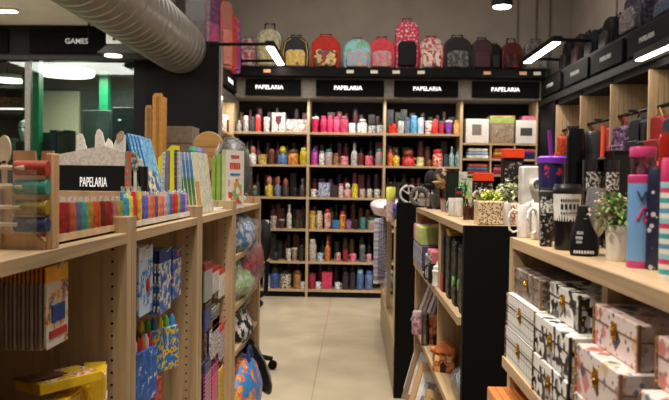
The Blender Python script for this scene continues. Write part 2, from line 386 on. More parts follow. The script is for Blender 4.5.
# ---- duct
def duct():
    m = MB(); r = .29; n = 40; prof = []
    y = 7.86; ax = (-1.965, 2.985)
    L = 6.6; k = 126
    z = .02
    while z < L:
        prof += [(r, z), (r, z+.10), (r+.0055, z+.112), (r+.0055, z+.128), (r, z+.14)]; z += .16
    M = Matrix.Translation((ax[0], y, ax[1])) @ Matrix.Rotation(PI/2, 4, 'X')
    m.lathe(prof, n, 0, M, (0, 0))
    return m.build('air_duct', plain((140, 137, 129), .34, .55, .06, 9), sharp=20)
tag(duct(), 'large round spiral metal air duct running into the black partition', 'duct')
t = thing('light_sign', 'small white sign box with a black mark under the duct', 'sign', (at(115, 37, 1, 7.4).x, 7.4, at(115, 38, 1, 7.4).z))
MB().box(-.085, .085, -.03, .03, -.065, .065).build('box', plain((226, 226, 222), .5), t, bevel=.004)
MB().prism([(-.016, -.03), (.016, -.03), (.009, .0), (.016, .0), (0, .035), (-.016, .0), (-.009, .0)], -.036, -.03).build('black_mark', BLACK, t)
MB().tube([(0, 0, .065), (0, 0, 3.25-t.location.z)], .006).build('hanging_rod', BLACKM, t)
t = thing('ventilation_box', 'grey metal box under the duct with a round downlight', 'vent', (-2.50, 7.6, 2.86))
MB().prism([(-.25, -.02), (.28, -.02), (.28, .14), (-.05, .14)], -.2, .2).build('housing', plain((72, 70, 66), .6), t, bevel=.005)
MB().lathe([(.09, -.034), (.09, -.02)], 20, 0, Matrix.Translation((-.12, -.06, 0))).build('lamp_lens', glow((255, 250, 240), 4), t)
t = thing('light_tube', 'long white tube light on the low ceiling above the glass room', 'light', (-3.95, 7.2, 3.235))
MB().box(-.9, .45, -.05, .05, -.012, .015).build('housing', WHITE, t)
MB().box(-.88, .43, -.04, .04, -.022, -.012).build('diffuser', glow((255, 246, 230), 6), t)
t = thing('hanging_rod', 'thin black hanging rod below the low ceiling beside the duct', 'rod', (at(89, 26, 1, 7.6).x, 7.6, 3.02))
MB().tube([(0, 0, -.03), (0, 0, .23)], .012).build('rod', BLACKM, t)
MB().lathe([(.03, .215), (.03, .23)], 12).build('ceiling_plate', BLACKM, t)

# ---- the games room behind the glass
def room_lamp(label, px0, px1, py, y):
    a, b_ = at(px0, py, 1, y), at(px1, py, 1, y)
    t = thing('round_lamp', label, 'lamp', ((a.x+b_.x)/2, y, a.z)); r = (b_.x-a.x)/2
    MB().lathe([(r, .02), (r, .07)], 36).build('housing', WHITE, t)
    MB().lathe([(r*.96, .0), (r*.98, .02)], 36).build('diffuser', glow((255, 250, 238), 5), t)
    MB().tube([(0, 0, .07), (0, 0, 3.09-a.z)], .01).build('stem', BLACKM, t)
room_lamp('big round white lamp glowing inside the glass room', 36, 93, 75, 9.6)
room_lamp('round white lamp behind the glass cut by the picture edge', -12, 26, 81, 9.9)
y = 9.9; x0, x1 = at(-30, 100, 1, y).x, at(27, 100, 1, y).x
t = thing('shelf_unit', 'dark display shelves inside the glass room', 'shelf', ((x0+x1)/2, y, 0)); w = (x1-x0)/2
MB().box(-w, w, .25, .28, 0, 3).build('back_panel', plain((28, 34, 32), .6), t)
for k, z in enumerate((.1, .9, 1.62, 2.42, 2.78)):
    MB().box(-w, w, -.1, .25, z-.02, z+.02).build('shelf', plain((90, 88, 78), .5), t)
for sx in (-1, 1): MB().box(sx*w-.02, sx*w+.02, -.1, .25, 0, 3).build('side_panel', plain((50, 54, 50), .5), t)
p = at(8, 104, 1, 9.7)
t = thing('strip_lamp', 'short white strip lamp on the shelf edge inside the glass room', 'lamp', (p.x, 9.75, 2.45))
MB().box(-.2, .2, -.02, .02, 0, .03).build('housing', WHITE, t); MB().box(-.19, .19, -.03, -.02, .005, .026).build('diffuser', glow((255, 250, 240), 2.5), t)
bx = [((2, 1.64, .22, .34, (60, 70, 66)), 'grey'), ((14, 1.64, .2, .42, (90, 120, 112)), 'teal'), ((3, 2.44, .3, .2, (132, 70, 52)), 'rust coloured'), ((18, 2.44, .24, .2, (96, 60, 50)), 'brown')]
for (px, z, w_, h_, c), nm in bx:
    carton('%s game box on the dark shelves behind the glass' % nm, (at(px, 100, 1, 9.85).x, 9.85, z), w_, .15, h_, art([c, (30, 34, 32), (150, 150, 140)], 9, 'blobs'), c, 'game_box')
# white mask on a stand
p = at(25, 142, 1, 9.4); hgt = .46
t = thing('figure_mask', 'white mask shaped head with dark eye behind the glass', 'figure', (p.x, 9.4, p.z))
t.scale = (.6, .6, .6)
MB().lathe([(.05, 0), (.09, .06), (.13, .2), (.15, .34), (.12, .45), (.03, .5)], 16).ball((0, -.12, .25), (.04, .05, .06)).build('head', plain((215, 218, 214), .4), t)
for sx in (-1, 1): MB().ball((sx*.06, -.125, .32), (.032, .02, .022)).build('eye', BLACK, t)
MB().box(-.16, .16, -.12, .12, -p.z/.6, 0).build('pedestal', BLACKM, t, bevel=.01)
x0, x1 = at(112, 100, 1, 9.2).x, at(136, 100, 1, 9.2).x
t = thing('arcade_screen', 'dark teal screen with small lights behind the glass', 'screen', ((x0+x1)/2, 9.2, 0)); w = (x1-x0)/2
MB().box(-w, w, 0, .35, 0, 2.45).build('cabinet', plain((30, 36, 36), .4), t, bevel=.01)
MB().box(-w*.9, w*.9, -.015, 0, 1.72, 2.35).build('screen', art([(24, 60, 62), (30, 78, 76), (20, 44, 48)], 5, 'blobs', .2), t)
for q, (dx, z) in enumerate(((-.11, 1.95), (.02, 1.72), (.1, 2.02), (.08, 1.62), (-.05, 2.28))):
    MB().ball((dx, -.02, z), (.022, .012, .012 + .01*(q % 2)), 8).build('indicator_lamp', glow((225, 245, 240), 1.5), t)
for q, px in enumerate((46, 53, 60, 66)):
    p = at(px, 158, 1, 8.7)
    carton('%s game case standing behind the glass, %s from the green post' % (('dark green', 'dark blue', 'grey', 'olive')[q], ordn(q)), (p.x, 8.7, p.z-.3), .085, .2, .62+.03*(q % 2), [(30, 62, 50), (40, 60, 92), (70, 74, 70), (60, 62, 40)][q], (30, 36, 34), 'game_case', group='game cases behind the glass')
x0, x1 = at(82, 100, 1, 9.7).x, at(111, 100, 1, 9.7).x
t = thing('display_cabinet', 'dark glass cabinet between the green post and the teal screen', 'cabinet', ((x0+x1)/2, 9.7, 0)); w = (x1-x0)/2
MB().box(-w, w, .02, .4, 0, 2.46).build('body', plain((44, 54, 50), .35), t, bevel=.01)
MB().box(-w*.9, w*.9, 0, .02, .3, 2.3).build('glass_door', plain((58, 70, 64), .08), t)
MB().tube([(w*.8, -.02, 1.5), (w*.8, -.02, 1.8)], .012).build('handle', STEEL, t)
t = thing('display_table', 'low dark table carrying the game cases behind the glass', 'table', (at(56, 158, 1, 8.8).x, 8.8, 0))
MB().box(-.34, .34, -.15, .3, 1.42, at(56, 158, 1, 8.7).z-.3).build('table_top', BLACKM, t)
for sx in (-.29, .29):
    for sy in (-.1, .25): MB().box(sx-.03, sx+.03, sy-.03, sy+.03, 0, 1.42).build('leg', BLACKM, t)

# ================================================================== BACK WALL SHELVING
SZ = [2.14, 1.72, 1.30, .885, .463, .098]
BAY = [(-1.58, -.595), (-.595, .39), (.39, 1.375), (1.375, 2.345)]
BN = ['first', 'second', 'third', 'fourth']
RN = ['top', 'second', 'third', 'fourth', 'fifth', 'bottom']
EDGE = wood((186, 160, 126), 0)
def wall_unit(i, x0, x1, shelves):
    t = thing('shelving_unit', 'tall oak shelving unit with dark back, %s bay of the back wall' % BN[i], 'shelf', ((x0+x1)/2, 9.05, 0), 0, 'back wall shelving bays')
    w = (x1-x0)/2
    for s in (-1, 1): MB().box(s*w-.016*(s > 0), s*w+.016*(s < 0), 0, .42, 0, 2.575).build('side_panel', wood((186, 160, 126), 2), t)
    MB().box(-w, w, .42, .45, 0, 2.575).build('back_panel', DARKIN, t)
    for z in shelves: MB().box(-w+.016, w-.016, 0, .42, z-.026, z).build('shelf', EDGE, t)
    MB().box(-w+.016, w-.016, .02, .04, 0, .070).build('plinth', BLACK, t)
    return t
for i, (x0, x1) in enumerate(BAY[:3]): wall_unit(i, x0, x1, SZ)
D4 = wall_unit(3, *BAY[3], [2.03, 1.83, 1.63, 1.30, .885, .463, .075])
for k, px in enumerate((491, 515)):
    x = at(px, 150, 1, 9.05).x-(BAY[3][0]+BAY[3][1])/2
    MB().box(x-.01, x+.01, .005, .42, 1.30, 2.03).build('cubby_divider', wood((186, 160, 126), 2), D4)
sbox('trim_21', 2.345, 2.44, 9.0, 9.1, 0, 2.5, BLACK)

R_, PK, MG, YE, BL, TE = (190, 40, 36), (214, 96, 120), (190, 30, 80), (222, 186, 40), (70, 110, 165), (60, 130, 125)
WH, GR, BK, BR, OR, PU, AM, CR = (222, 216, 208), (130, 128, 124), (26, 24, 24), (92, 58, 40), (206, 96, 40), (120, 56, 150), (190, 120, 40), (214, 196, 160)
MR, NV, GN, LB = (100, 34, 44), (36, 44, 80), (52, 92, 56), (150, 190, 214)
SKIN = (214, 168, 140)
def A(*cols, s=40, k='blobs'): return art(list(cols), s, k)
# (kind, x0, x1, height px, colour, second colour, words)
ROWS = {
 (0, 0): [('jar', 236, 241, 11, GR, STEEL, 'small grey glass jar'), ('jar', 243, 248, 16, (150, 146, 140), WH, 'clear jar with pale lid'), ('straight', 250, 254, 15, (60, 70, 74), BK, 'dark grey bottle'), ('straight', 255, 260, 17, (226, 60, 54), PK, 'bright red tumbler'), ('tumbler', 263, 269, 15, (226, 190, 196), (200, 196, 196), 'pale pink tumbler'), ('winebox', 271.5, 284, 20, WH, MR, 'white box with red wine glass picture'), ('traybox', 284.5, 307, 14, WH, (235, 214, 206), 'white box with two round cups')],
 (0, 1): [('figure', 239, 244, 20, GN, (60, 50, 40), 'dark green figurine'), ('neck', 245, 249, 22, (70, 96, 62), BK, 'green glass bottle'), ('figure', 249.5, 256, 20, WH, (226, 120, 110), 'white and pink figurine'), ('cup', 258, 267, 10, (224, 190, 110), AM, 'pale yellow cup'), ('straight', 269, 274, 15, BR, (140, 60, 40), 'brown canister'), ('figure', 278, 287, 20, BL, (224, 190, 60), 'blue and yellow figurine'), ('jar', 288, 298, 15, AM, BR, 'amber glass jar'), ('flask', 300, 307, 17, YE, (230, 200, 60), 'yellow bottle')],
 (0, 2): [('neck', 243, 248, 14, (40, 70, 50), BK, 'dark green bottle'), ('figure', 252, 258, 12, (60, 80, 66), GR, 'green grey figurine'), ('figure', 266, 273, 22, (206, 176, 60), (214, 130, 110), 'yellow and pink figurine'), ('figure', 275, 281, 22, (110, 118, 140), (170, 100, 84), 'grey blue figurine'), ('figure', 283, 289, 20, (60, 50, 50), (160, 84, 70), 'dark red figurine'), ('mug', 292, 298, 9, BK, WH, 'black mug with pale label'), ('neck', 300, 305, 18, (70, 62, 60), (150, 140, 136), 'grey neck bottle')],
 (0, 3): [('mug', 263, 270, 8, WH, None, 'white mug'), ('cup', 271.5, 277, 12, (170, 160, 150), None, 'beige cup'), ('cup', 280, 285, 9, (60, 56, 52), None, 'charcoal cup'), ('neck', 287.5, 292, 24, (206, 200, 190), WH, 'slim white bottle'), ('tumbler', 295, 301, 10, (52, 60, 54), BK, 'dark tumbler')],
 (0, 4): [('neck', 265, 270, 18, (206, 196, 130), GN, 'cream neck bottle'), ('mug', 273, 280, 8, (40, 38, 36), None, 'black mug'), ('cup', 287, 292, 12, (220, 206, 190), None, 'cream cup'), ('cup', 293, 298, 13, (160, 140, 124), None, 'tan cup'), ('straight', 300, 305, 16, (50, 46, 44), BK, 'black canister')],
 (0, 5): [('flask', 264.5, 271, 15, WH, LB, 'white bottle'), ('jar', 272, 280, 20, (56, 84, 150), BK, 'blue jar'), ('straight', 281, 292, 18, A((226, 216, 196), (40, 36, 34), s=22), BK, 'white canister with black pattern'), ('straight', 295, 302, 18, (172, 124, 66), BR, 'bronze canister'), ('mug', 301.5, 307, 7, WH, None, 'small white mug')],
 (1, 0): [('tumbler', 311, 318, 16, MG, WH, 'magenta cup with white lid'), ('flask', 320, 326, 17, MG, (150, 24, 60), 'magenta bottle'), ('flask', 327, 332, 17, (214, 50, 96), (206, 40, 90), 'pink bottle'), ('flask', 333, 339, 16, (220, 70, 110), (206, 40, 90), 'light pink bottle'), ('straight', 340, 347, 17, (196, 60, 96), MR, 'rose bottle'), ('mug', 347.5, 355, 10, (240, 226, 210), None, 'cream mug'), ('jar', 357, 366, 14, (206, 206, 204), STEEL, 'clear glass jar'), ('jar', 367.5, 375, 10, A((200, 200, 198), (60, 60, 60), s=30), BK, 'short patterned jar'), ('jar', 376, 384, 11, (170, 168, 166), BK, 'short clear jar')],
 (1, 1): [('spout', 311, 317.5, 18, (180, 60, 150), PU, 'purple spout bottle'), ('flask', 319, 324, 14, WH, GR, 'white bottle'), ('flask', 325, 332, 16, A((80, 150, 140), (220, 120, 140), s=25), TE, 'teal and pink bottle'), ('straight', 333.5, 338, 12, (160, 110, 70), BR, 'tan bottle'), ('mug', 339, 349, 9, (226, 130, 140), None, 'wide pink mug'), ('neck', 351, 357, 22, (170, 168, 166), GR, 'tall grey bottle'), ('straight', 358, 363, 12, MR, MR, 'maroon bottle'), ('mug', 364, 373, 10, (214, 84, 104), None, 'rose mug'), ('flask', 375.5, 382, 17, A((90, 160, 150), (220, 90, 120), (200, 200, 190), s=18), TE, 'teal bottle with pink bands')],
 (1, 2): [('mug', 310.5, 317, 8, WH, None, 'white printed mug'), ('boxy', 319, 330, 15, A((70, 100, 170), (230, 230, 226), s=26), (70, 100, 170), 'blue printed tin box'), ('boxy', 331.5, 338, 12, (60, 40, 40), BK, 'dark brown box'), ('flask', 339, 343.5, 14, (226, 196, 190), PK, 'pale pink bottle'), ('figure', 344.5, 351, 16, (236, 150, 150), (240, 206, 190), 'pink figurine'), ('flask', 352, 358, 14, (230, 190, 50), YE, 'yellow bottle'), ('mug', 359.5, 365.5, 9, A((226, 220, 210), (150, 110, 90), s=30), None, 'white patterned mug'), ('mug', 367, 372.5, 9, (226, 210, 180), None, 'cream mug'), ('mug', 374, 380.5, 9, (216, 206, 196), None, 'pale mug')],
 (1, 3): [('straight', 310, 316, 18, (214, 180, 90), AM, 'mustard bottle'), ('flask', 317, 323, 18, A((226, 214, 190), (150, 100, 70), s=25), CR, 'cream and brown bottle'), ('flask', 325, 331, 20, A((226, 214, 206), (190, 40, 40), s=20), R_, 'white and red bottle'), ('boxy', 333.5, 340, 9, (60, 120, 180), BL, 'blue box'), ('flask', 340.5, 346, 18, A((230, 180, 50), (170, 40, 60), s=20), MG, 'yellow and magenta bottle'), ('straight', 347, 352, 10, (150, 110, 160), PU, 'lilac bottle'), ('mug', 354, 359, 10, (30, 28, 28), None, 'black mug'), ('mug', 360, 367, 12, TE, None, 'teal mug'), ('jar', 369, 376, 13, A((110, 170, 140), (214, 110, 130), s=25), GN, 'green and pink jar')],
 (1, 4): [('flask', 310, 317, 22, A((206, 196, 184), (160, 150, 140), s=20), WH, 'white bottle'), ('mug', 317.5, 325, 8, (166, 190, 210), None, 'pale blue mug'), ('neck', 326, 331, 24, (196, 110, 50), BR, 'orange brown bottle'), ('mug', 337, 342, 9, A((224, 190, 186), (190, 30, 50), s=30), None, 'white mug with red marks'), ('tumbler', 344, 349, 14, (150, 40, 50), BK, 'dark red tumbler'), ('mug', 351, 358, 8, (226, 110, 130), None, 'pink mug'), ('straight', 361, 366, 17, (84, 96, 104), GR, 'slate bottle'), ('mug', 367.5, 373, 8, (226, 150, 160), None, 'light pink mug')],
 (1, 5): [('tumbler', 309, 317, 16, (160, 30, 70), MR, 'dark magenta cup'), ('mug', 316.5, 322.5, 7, WH, None, 'small white mug'), ('boxy', 323.5, 333, 17, A((190, 40, 90), (226, 70, 110), s=20), MG, 'magenta box'), ('mug', 336, 342, 7, WH, None, 'white mug'), ('straight', 344, 350, 17, (50, 34, 46), BK, 'dark plum bottle'), ('straight', 351, 357, 17, (44, 34, 44), BK, 'black plum bottle'), ('flask', 358.5, 365, 20, (76, 104, 160), LB, 'blue bottle'), ('flask', 367, 374, 19, (96, 120, 170), BL, 'light blue bottle')],
 (2, 0): [('jar', 388, 396, 10, (214, 50, 40), (190, 40, 36), 'round red pot'), ('flask', 397, 403, 16, A((226, 220, 214), (40, 36, 60), s=40), BK, 'white bottle with dark spots'), ('straight', 404, 409, 16, (84, 104, 130), NV, 'slate blue bottle'), ('straight', 410, 416, 18, (80, 150, 190), (70, 130, 170), 'blue tumbler'), ('straight', 417, 422.5, 16, A((150, 190, 214), (220, 190, 206), s=20), LB, 'pale blue bottle'), ('cup', 424, 431, 13, A((232, 222, 206), (150, 40, 40), s=40, k='cells'), WH, 'cream cup with red specks'), ('flask', 431.7, 437, 15, (206, 44, 40), R_, 'red bottle'), ('straight', 438, 443, 13, (170, 40, 60), MR, 'crimson bottle'), ('tumbler', 444.5, 451, 14, (130, 60, 160), WH, 'purple cup with white dome lid'), ('flask', 453, 459, 14, (206, 150, 80), AM, 'amber bottle')],
 (2, 1): [('neck', 387.5, 392.5, 20, A((206, 60, 30), (230, 150, 50), s=20), BK, 'red and orange bottle'), ('figure', 393, 399, 19, (206, 180, 60), (60, 50, 40), 'yellow figurine'), ('figure', 402, 414.5, 18, (196, 40, 36), (150, 60, 50), 'big red figurine'), ('mug', 415.5, 424.5, 9, (232, 206, 140), None, 'cream mug'), ('mug', 427, 431, 7, (140, 80, 40), None, 'small brown mug'), ('jar', 432.5, 442, 17, A((200, 40, 34), (226, 200, 170), s=18), R_, 'round red jar'), ('straight', 443.5, 448, 12, (60, 70, 90), BK, 'dark blue bottle'), ('neck', 449, 453.5, 20, A((60, 140, 140), (200, 206, 200), s=20), STEEL, 'teal bottle'), ('neck', 455, 460, 20, A((60, 120, 130), (190, 200, 196), s=20), STEEL, 'teal and silver bottle')],
 (2, 2): [('straight', 388, 393, 16, (60, 50, 46), BK, 'dark bottle'), ('boxy', 396, 408, 16, (40, 36, 36), BK, 'black box'), ('jar', 411, 417, 12, (120, 70, 50), BR, 'brown jar'), ('straight', 420, 425, 15, (52, 50, 54), BK, 'charcoal bottle'), ('mug', 428, 435, 9, (70, 60, 60), None, 'dark mug'), ('straight', 446, 452, 18, (50, 44, 44), BK, 'black bottle')],
}
def goods(kind, label, loc, r, h, c1, c2, rz=0):
    mm = lambda c: plain([v*.86+8 for v in c], .35, 0, .38, 34) if isinstance(c, (tuple, list)) else c
    c1, c2 = (mm(c1) if c1 is not None else None), (mm(c2) if c2 is not None else mm(WH))
    if kind in ('flask', 'straight', 'spout', 'neck'): return bottle(label, loc, r, h, c1, c2, kind, n=14)
    if kind == 'tumbler': return bottle(label, loc, r, h, c1, c2, kind, 'tumbler', 'cup', n=14)
    if kind == 'jar': return bottle(label, loc, r, h, c1, c2, kind, 'jar', 'jar', n=16)
    if kind == 'cup': return cup(label, loc, r, h, c1, c2 if c2 else c1, n=14)
    if kind == 'mug': return mug(label, loc, r*.78, h, c1, rz, n=14)
    if kind == 'figure': return figurine(label, loc, r, h, c1, c2)
    if kind == 'boxy': return carton(label, loc, r*2, min(.12, r*2), h, c1, c2)
    if kind == 'winebox':
        t = carton(label, loc, r*2, .12, h, c1, c1)
        MB().lathe([(.02, .03), (.005, .05), (.006, .1), (.035, .14), (.04, .2), (.034, .22)], 14, 0, Matrix.Translation((0, -.004, 0)) @ Matrix.Diagonal((1, .15, 1, 1))).build('glass_picture', C(MR), t)
        return t
    if kind == 'traybox':
        t = carton(label, loc, r*2, .13, h, c1, c1)
        for s in (-.5, .5): MB().ball((r*s, -.005, h*.42), (r*.32, .03, h*.26)).build('round_cup', C((250, 226, 216)), t)
        return t
for (b, s), items in ROWS.items():
    for i, (k, a, e, hp, c1, c2, words) in enumerate(items):
        yb = 9.05 + .05
        r = (e-a)/2*9.15/F*1.1; x = at((a+e)/2, 180, 1, yb+r).x
        goods(k, '%s, %s in front row, %s shelf, %s back bay' % (words, ordn(i), RN[s], BN[b]), (x, yb+r, SZ[s]), r, hp*9.15/F, c1, c2, rnd.choice([0, 0, PI, .5]))
# second rank standing behind
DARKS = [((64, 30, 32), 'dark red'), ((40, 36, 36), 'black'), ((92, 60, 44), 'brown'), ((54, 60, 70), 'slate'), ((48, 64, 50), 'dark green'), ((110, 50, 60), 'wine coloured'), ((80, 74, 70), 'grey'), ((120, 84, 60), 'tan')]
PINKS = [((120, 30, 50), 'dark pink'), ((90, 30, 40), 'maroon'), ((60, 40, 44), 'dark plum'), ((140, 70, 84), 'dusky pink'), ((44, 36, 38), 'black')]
for b in range(3):
    for s in range(6):
        if b == 2 and s > 2: continue
        x0, x1 = BAY[b]
        if b == 0 and s > 2: x0 = -1.15
        n = 9 if b else 8
        for i in range(n):
            x = x0+.07+(x1-x0-.14)*i/(n-1)+rnd.uniform(-.02, .02)
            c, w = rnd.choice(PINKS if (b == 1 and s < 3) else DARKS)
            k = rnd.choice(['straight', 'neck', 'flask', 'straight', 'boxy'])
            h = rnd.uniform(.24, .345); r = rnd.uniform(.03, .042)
            if k == 'boxy': r *= 1.25
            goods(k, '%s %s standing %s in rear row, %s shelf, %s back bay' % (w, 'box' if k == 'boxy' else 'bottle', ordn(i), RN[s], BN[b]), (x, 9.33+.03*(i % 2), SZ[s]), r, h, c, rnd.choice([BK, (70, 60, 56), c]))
# fourth bay: boxed goods and folded cloth
def d4(px0, px1, ztop, z, name, label, m1, m2, d=.3, lid=None):
    a, e = at(px0, 130, 1, 9.08).x, at(px1, 130, 1, 9.08).x
    return carton(label, ((a+e)/2, 9.08, z), e-a, d, ztop-z, m1, m2, name, 'box', lid=lid)
b1 = d4(466, 489, 2.34, 2.03, 'appliance_box', 'white appliance box with a grey picture, fourth back bay, beside the clear bag', A((226, 220, 214), (226, 216, 210), (206, 170, 150), s=7), (222, 216, 208))
MB().box(-.07, .05, -.006, 0, .1, .24).build('picture', plain((120, 112, 104), .4), b1)
b2 = d4(490.5, 514, 2.36, 2.03, 'storage_box', 'tan storage box in clear plastic with green and yellow lid', A((176, 150, 118), (150, 124, 96), (196, 176, 150), s=6), (150, 126, 98), lid=(170, 190, 70))
MB().box(-.17, .17, -.02, .31, .02, .36).build('plastic_wrap', PLAS, b2, bevel=.02); MB().box(-.155, .155, -.01, .3, .335, .35).build('yellow_band', C((214, 170, 60)), b2)
b3 = d4(516, 539, 2.33, 2.03, 'appliance_box', 'white appliance box with a dark grill picture at the shelving corner', A((222, 216, 210), (222, 216, 210), (190, 180, 176), s=6), (216, 210, 204))
MB().box(-.09, .06, -.006, 0, .1, .2).build('picture', plain((66, 62, 60), .4), b3)
p = at(529, 111, 1, 9.2)
carton('pink packet lying on the appliance box at the shelving corner', (p.x, 9.15, 2.33), .2, .2, .06, (200, 110, 130), (190, 96, 120), 'packet', 'packet')
FOLD = [(467, 489, 1.83, [((222, 220, 216), 'white'), ((150, 170, 196), 'pale blue'), ((226, 216, 200), 'cream')], 'first upper'), (493, 513, 1.83, [((200, 60, 50), 'red'), ((226, 180, 60), 'yellow'), ((206, 110, 60), 'orange')], 'second upper'), (517, 537, 1.83, [((40, 40, 80), 'navy'), ((60, 50, 110), 'indigo'), ((206, 90, 120), 'pink')], 'third upper'),
        (467, 489, 1.63, [((150, 50, 60), 'dark red'), ((70, 110, 140), 'blue'), ((190, 90, 80), 'coral')], 'first lower'), (493, 514, 1.63, [((150, 40, 60), 'crimson'), ((206, 110, 120), 'pink'), ((120, 50, 60), 'maroon')], 'second lower'), (517, 537, 1.63, [((90, 40, 60), 'plum'), ((60, 50, 60), 'charcoal'), ((130, 60, 70), 'dusky red')], 'third lower')]
for a, e, z, cs, nm in FOLD:
    xa, xe = at(a, 150, 1, 9.1).x, at(e, 150, 1, 9.1).x
    for i, (c, w) in enumerate(cs):
        hh = .044; m = MB().box(-(xe-xa)/2+.01*i, (xe-xa)/2-.008*i, 0, .28, 0, hh)
        o = m.build('folded_cloth', plain(c, .85, 0, .2, 14), None, ((xa+xe)/2, 9.09, z+i*hh), bevel=.018, seg=3)
        tag(o, '%s folded cloth, %s of its pile, %s cubby of the fourth back bay' % (w, ('bottom', 'middle', 'top')[i], nm), 'cloth', 'folded cloths in the cubbies')

# ---- bags on top of the back wall
def top_bag(label, x0, x1, yt, yb, body, pocket, **k):
    a, e = at(x0, yb, 1, 9.0), at(x1, yb, 1, 9.0)
    return backpack(label, ((a.x+e.x)/2, 9.05, 2.94), e.x-a.x, (yb-yt)*9.0/F, .2, body, pocket, **k)
A2 = lambda *c, s=9: art(list(c), s, 'blobs', .5)
top_bag('pale printed trolley backpack in clear plastic behind the lamp arm', 257, 281, 29, 68, A2((200, 186, 110), (214, 206, 190), (90, 110, 150)), A2((214, 190, 80), (226, 216, 200), (80, 90, 60)), trolley=True, wrap=True)
top_bag('black and yellow backpack with coloured picture pocket', 283, 308, 38, 70, A2((30, 30, 34), (44, 44, 48)), A2((226, 190, 50), (232, 214, 190), (200, 60, 50), (60, 100, 170)), piping=(222, 190, 50))
top_bag('red backpack with gold sequin printed front', 311, 340, 38, 71, (186, 40, 26), art([(206, 176, 110), (90, 60, 40), (226, 200, 140), (140, 40, 30)], 22, 'cells'), handle=(176, 36, 26), piping=(206, 60, 30))
o = top_bag('square light blue and green printed backpack', 343, 371, 41, 71, A2((150, 200, 214), (120, 180, 120), (226, 214, 120), s=7), A2((140, 190, 206), (230, 130, 150), (240, 206, 90), (110, 170, 90)), handle=(150, 120, 170), piping=(110, 170, 190))
top_bag('round pink backpack with swirling print, lower than its neighbours', 369, 394, 44, 75, (206, 60, 74), A2((226, 110, 110), (120, 180, 200), (240, 170, 90), (220, 60, 90)), handle=(150, 34, 60), piping=(226, 90, 90))
top_bag('tall pink dotted backpack with black centre pocket', 395, 418, 28, 76, art([(196, 50, 84), (236, 206, 206)], 26, 'dots', .5), (26, 22, 24), handle=(170, 34, 60), piping=(220, 60, 90))
top_bag('white and red backpack with printed pocket', 419, 443, 42, 74, A2((206, 200, 196), (196, 60, 56), (216, 206, 196)), A2((226, 214, 200), (190, 50, 46), (60, 56, 60), (220, 150, 70)), handle=(170, 36, 36), piping=(196, 44, 40))
top_bag('black backpack with grey patterned front and black carry handle', 443, 471, 42, 75, (26, 26, 28), A2((60, 62, 66), (120, 112, 104), (36, 36, 38)), piping=(60, 60, 62))
top_bag('dark plum plain backpack', 471, 492, 44, 75, (62, 36, 44), (70, 40, 48), piping=(44, 30, 34))
top_bag('slim black backpack pressed against the plum one', 490, 500, 49, 75, (24, 22, 24), (30, 28, 30))
top_bag('dark red trolley backpack with black pocket', 501, 521, 48, 76, (84, 26, 22), A2((36, 28, 28), (110, 44, 34), (60, 50, 56)), trolley=True, piping=(120, 36, 30))
top_bag('grey and white backpack wrapped in clear plastic in the corner', 524, 548, 46, 76, A2((110, 100, 94), (70, 60, 58)), A2((150, 146, 140), (110, 106, 100)), wrap=True)
def side_bag(label, px, y, x, yt, w, d, body, pocket, sgn=1, zb=2.83, **k):
    top = at(px, yt, 1, y).z
    return backpack(label, (x, y, zb), w, top-zb, d, body, pocket, rz=sgn*(PI/2 if sgn < 0 else .75), **k)
side_bag('dark striped bag in plastic on the partition top above the duct', 186, 8.15, -1.92, -14, .30, .2, art([(40, 30, 36), (90, 80, 84), (50, 26, 40)], 30, 'stripes', .4, 0), (60, 40, 50), wrap=True)
side_bag('purple bag with pink print above the duct end', 207, 8.3, -1.74, -8, .24, .13, A2((70, 40, 84), (120, 40, 76), (60, 40, 76)), A2((110, 60, 110), (170, 60, 90)))
side_bag('tan and pink patterned bag on the side ledge', 217, 8.40, -1.58, 2, .18, .12, A2((140, 92, 72), (170, 80, 84), (100, 70, 60)), A2((170, 120, 90), (190, 90, 90)), handle=(150, 80, 60))
side_bag('orange and red bag on the side ledge', 226, 8.55, -1.56, 14, .17, .16, A2((176, 60, 36), (160, 36, 40), (190, 120, 60)), (170, 50, 40), handle=(170, 60, 40))
side_bag('pink and violet bag on the side ledge', 235, 8.72, -1.54, 20, .17, .16, A2((196, 84, 110), (130, 60, 130), (206, 120, 120)), (120, 54, 120), handle=(110, 50, 120))
top_bag('red and silver bag in crinkled plastic at the duct end of the back ledge', 240, 257, 37, 67, A2((176, 44, 56), (206, 190, 186), (150, 36, 50)), A2((200, 60, 66), (220, 206, 200)), handle=(150, 40, 40), wrap=True)
A3 = lambda *c: art(list(c), 16, 'blobs', .5)
for px, y, yt, w, bd, pk, lab in ((560, 8.35, 41, .26, (22, 21, 22), (30, 28, 29), 'black backpack on the side wall ledge nearest the corner'), (572, 7.9, 34, .26, (26, 23, 26), (50, 30, 32), 'black backpack with dull red pocket on the side wall ledge'), (583, 7.45, 30, .26, (22, 24, 26), (28, 30, 32), 'black backpack with grey straps on the side wall ledge'), (594, 7.0, 17, .28, (20, 20, 21), (26, 24, 25), 'tall plain black backpack beside the patterned one on the ledge')):
    side_bag(lab, px, y, 2.58, yt, w, .22, bd, pk, -1)
side_bag('large dark backpack with violet and grey pattern and shiny beads', 622, 6.25, 2.55, -10, .42, .26, A3((34, 26, 32), (60, 56, 84), (84, 60, 70), (40, 32, 36)), A3((60, 60, 66), (110, 104, 104), (44, 36, 50)), -1)
side_bag('dark blue backpack with orange edging and red straps', 655, 5.55, 2.56, -14, .42, .26, A3((26, 30, 40), (40, 48, 70)), A3((36, 44, 64), (60, 70, 90)), -1, handle=(150, 40, 40), piping=(190, 110, 50))

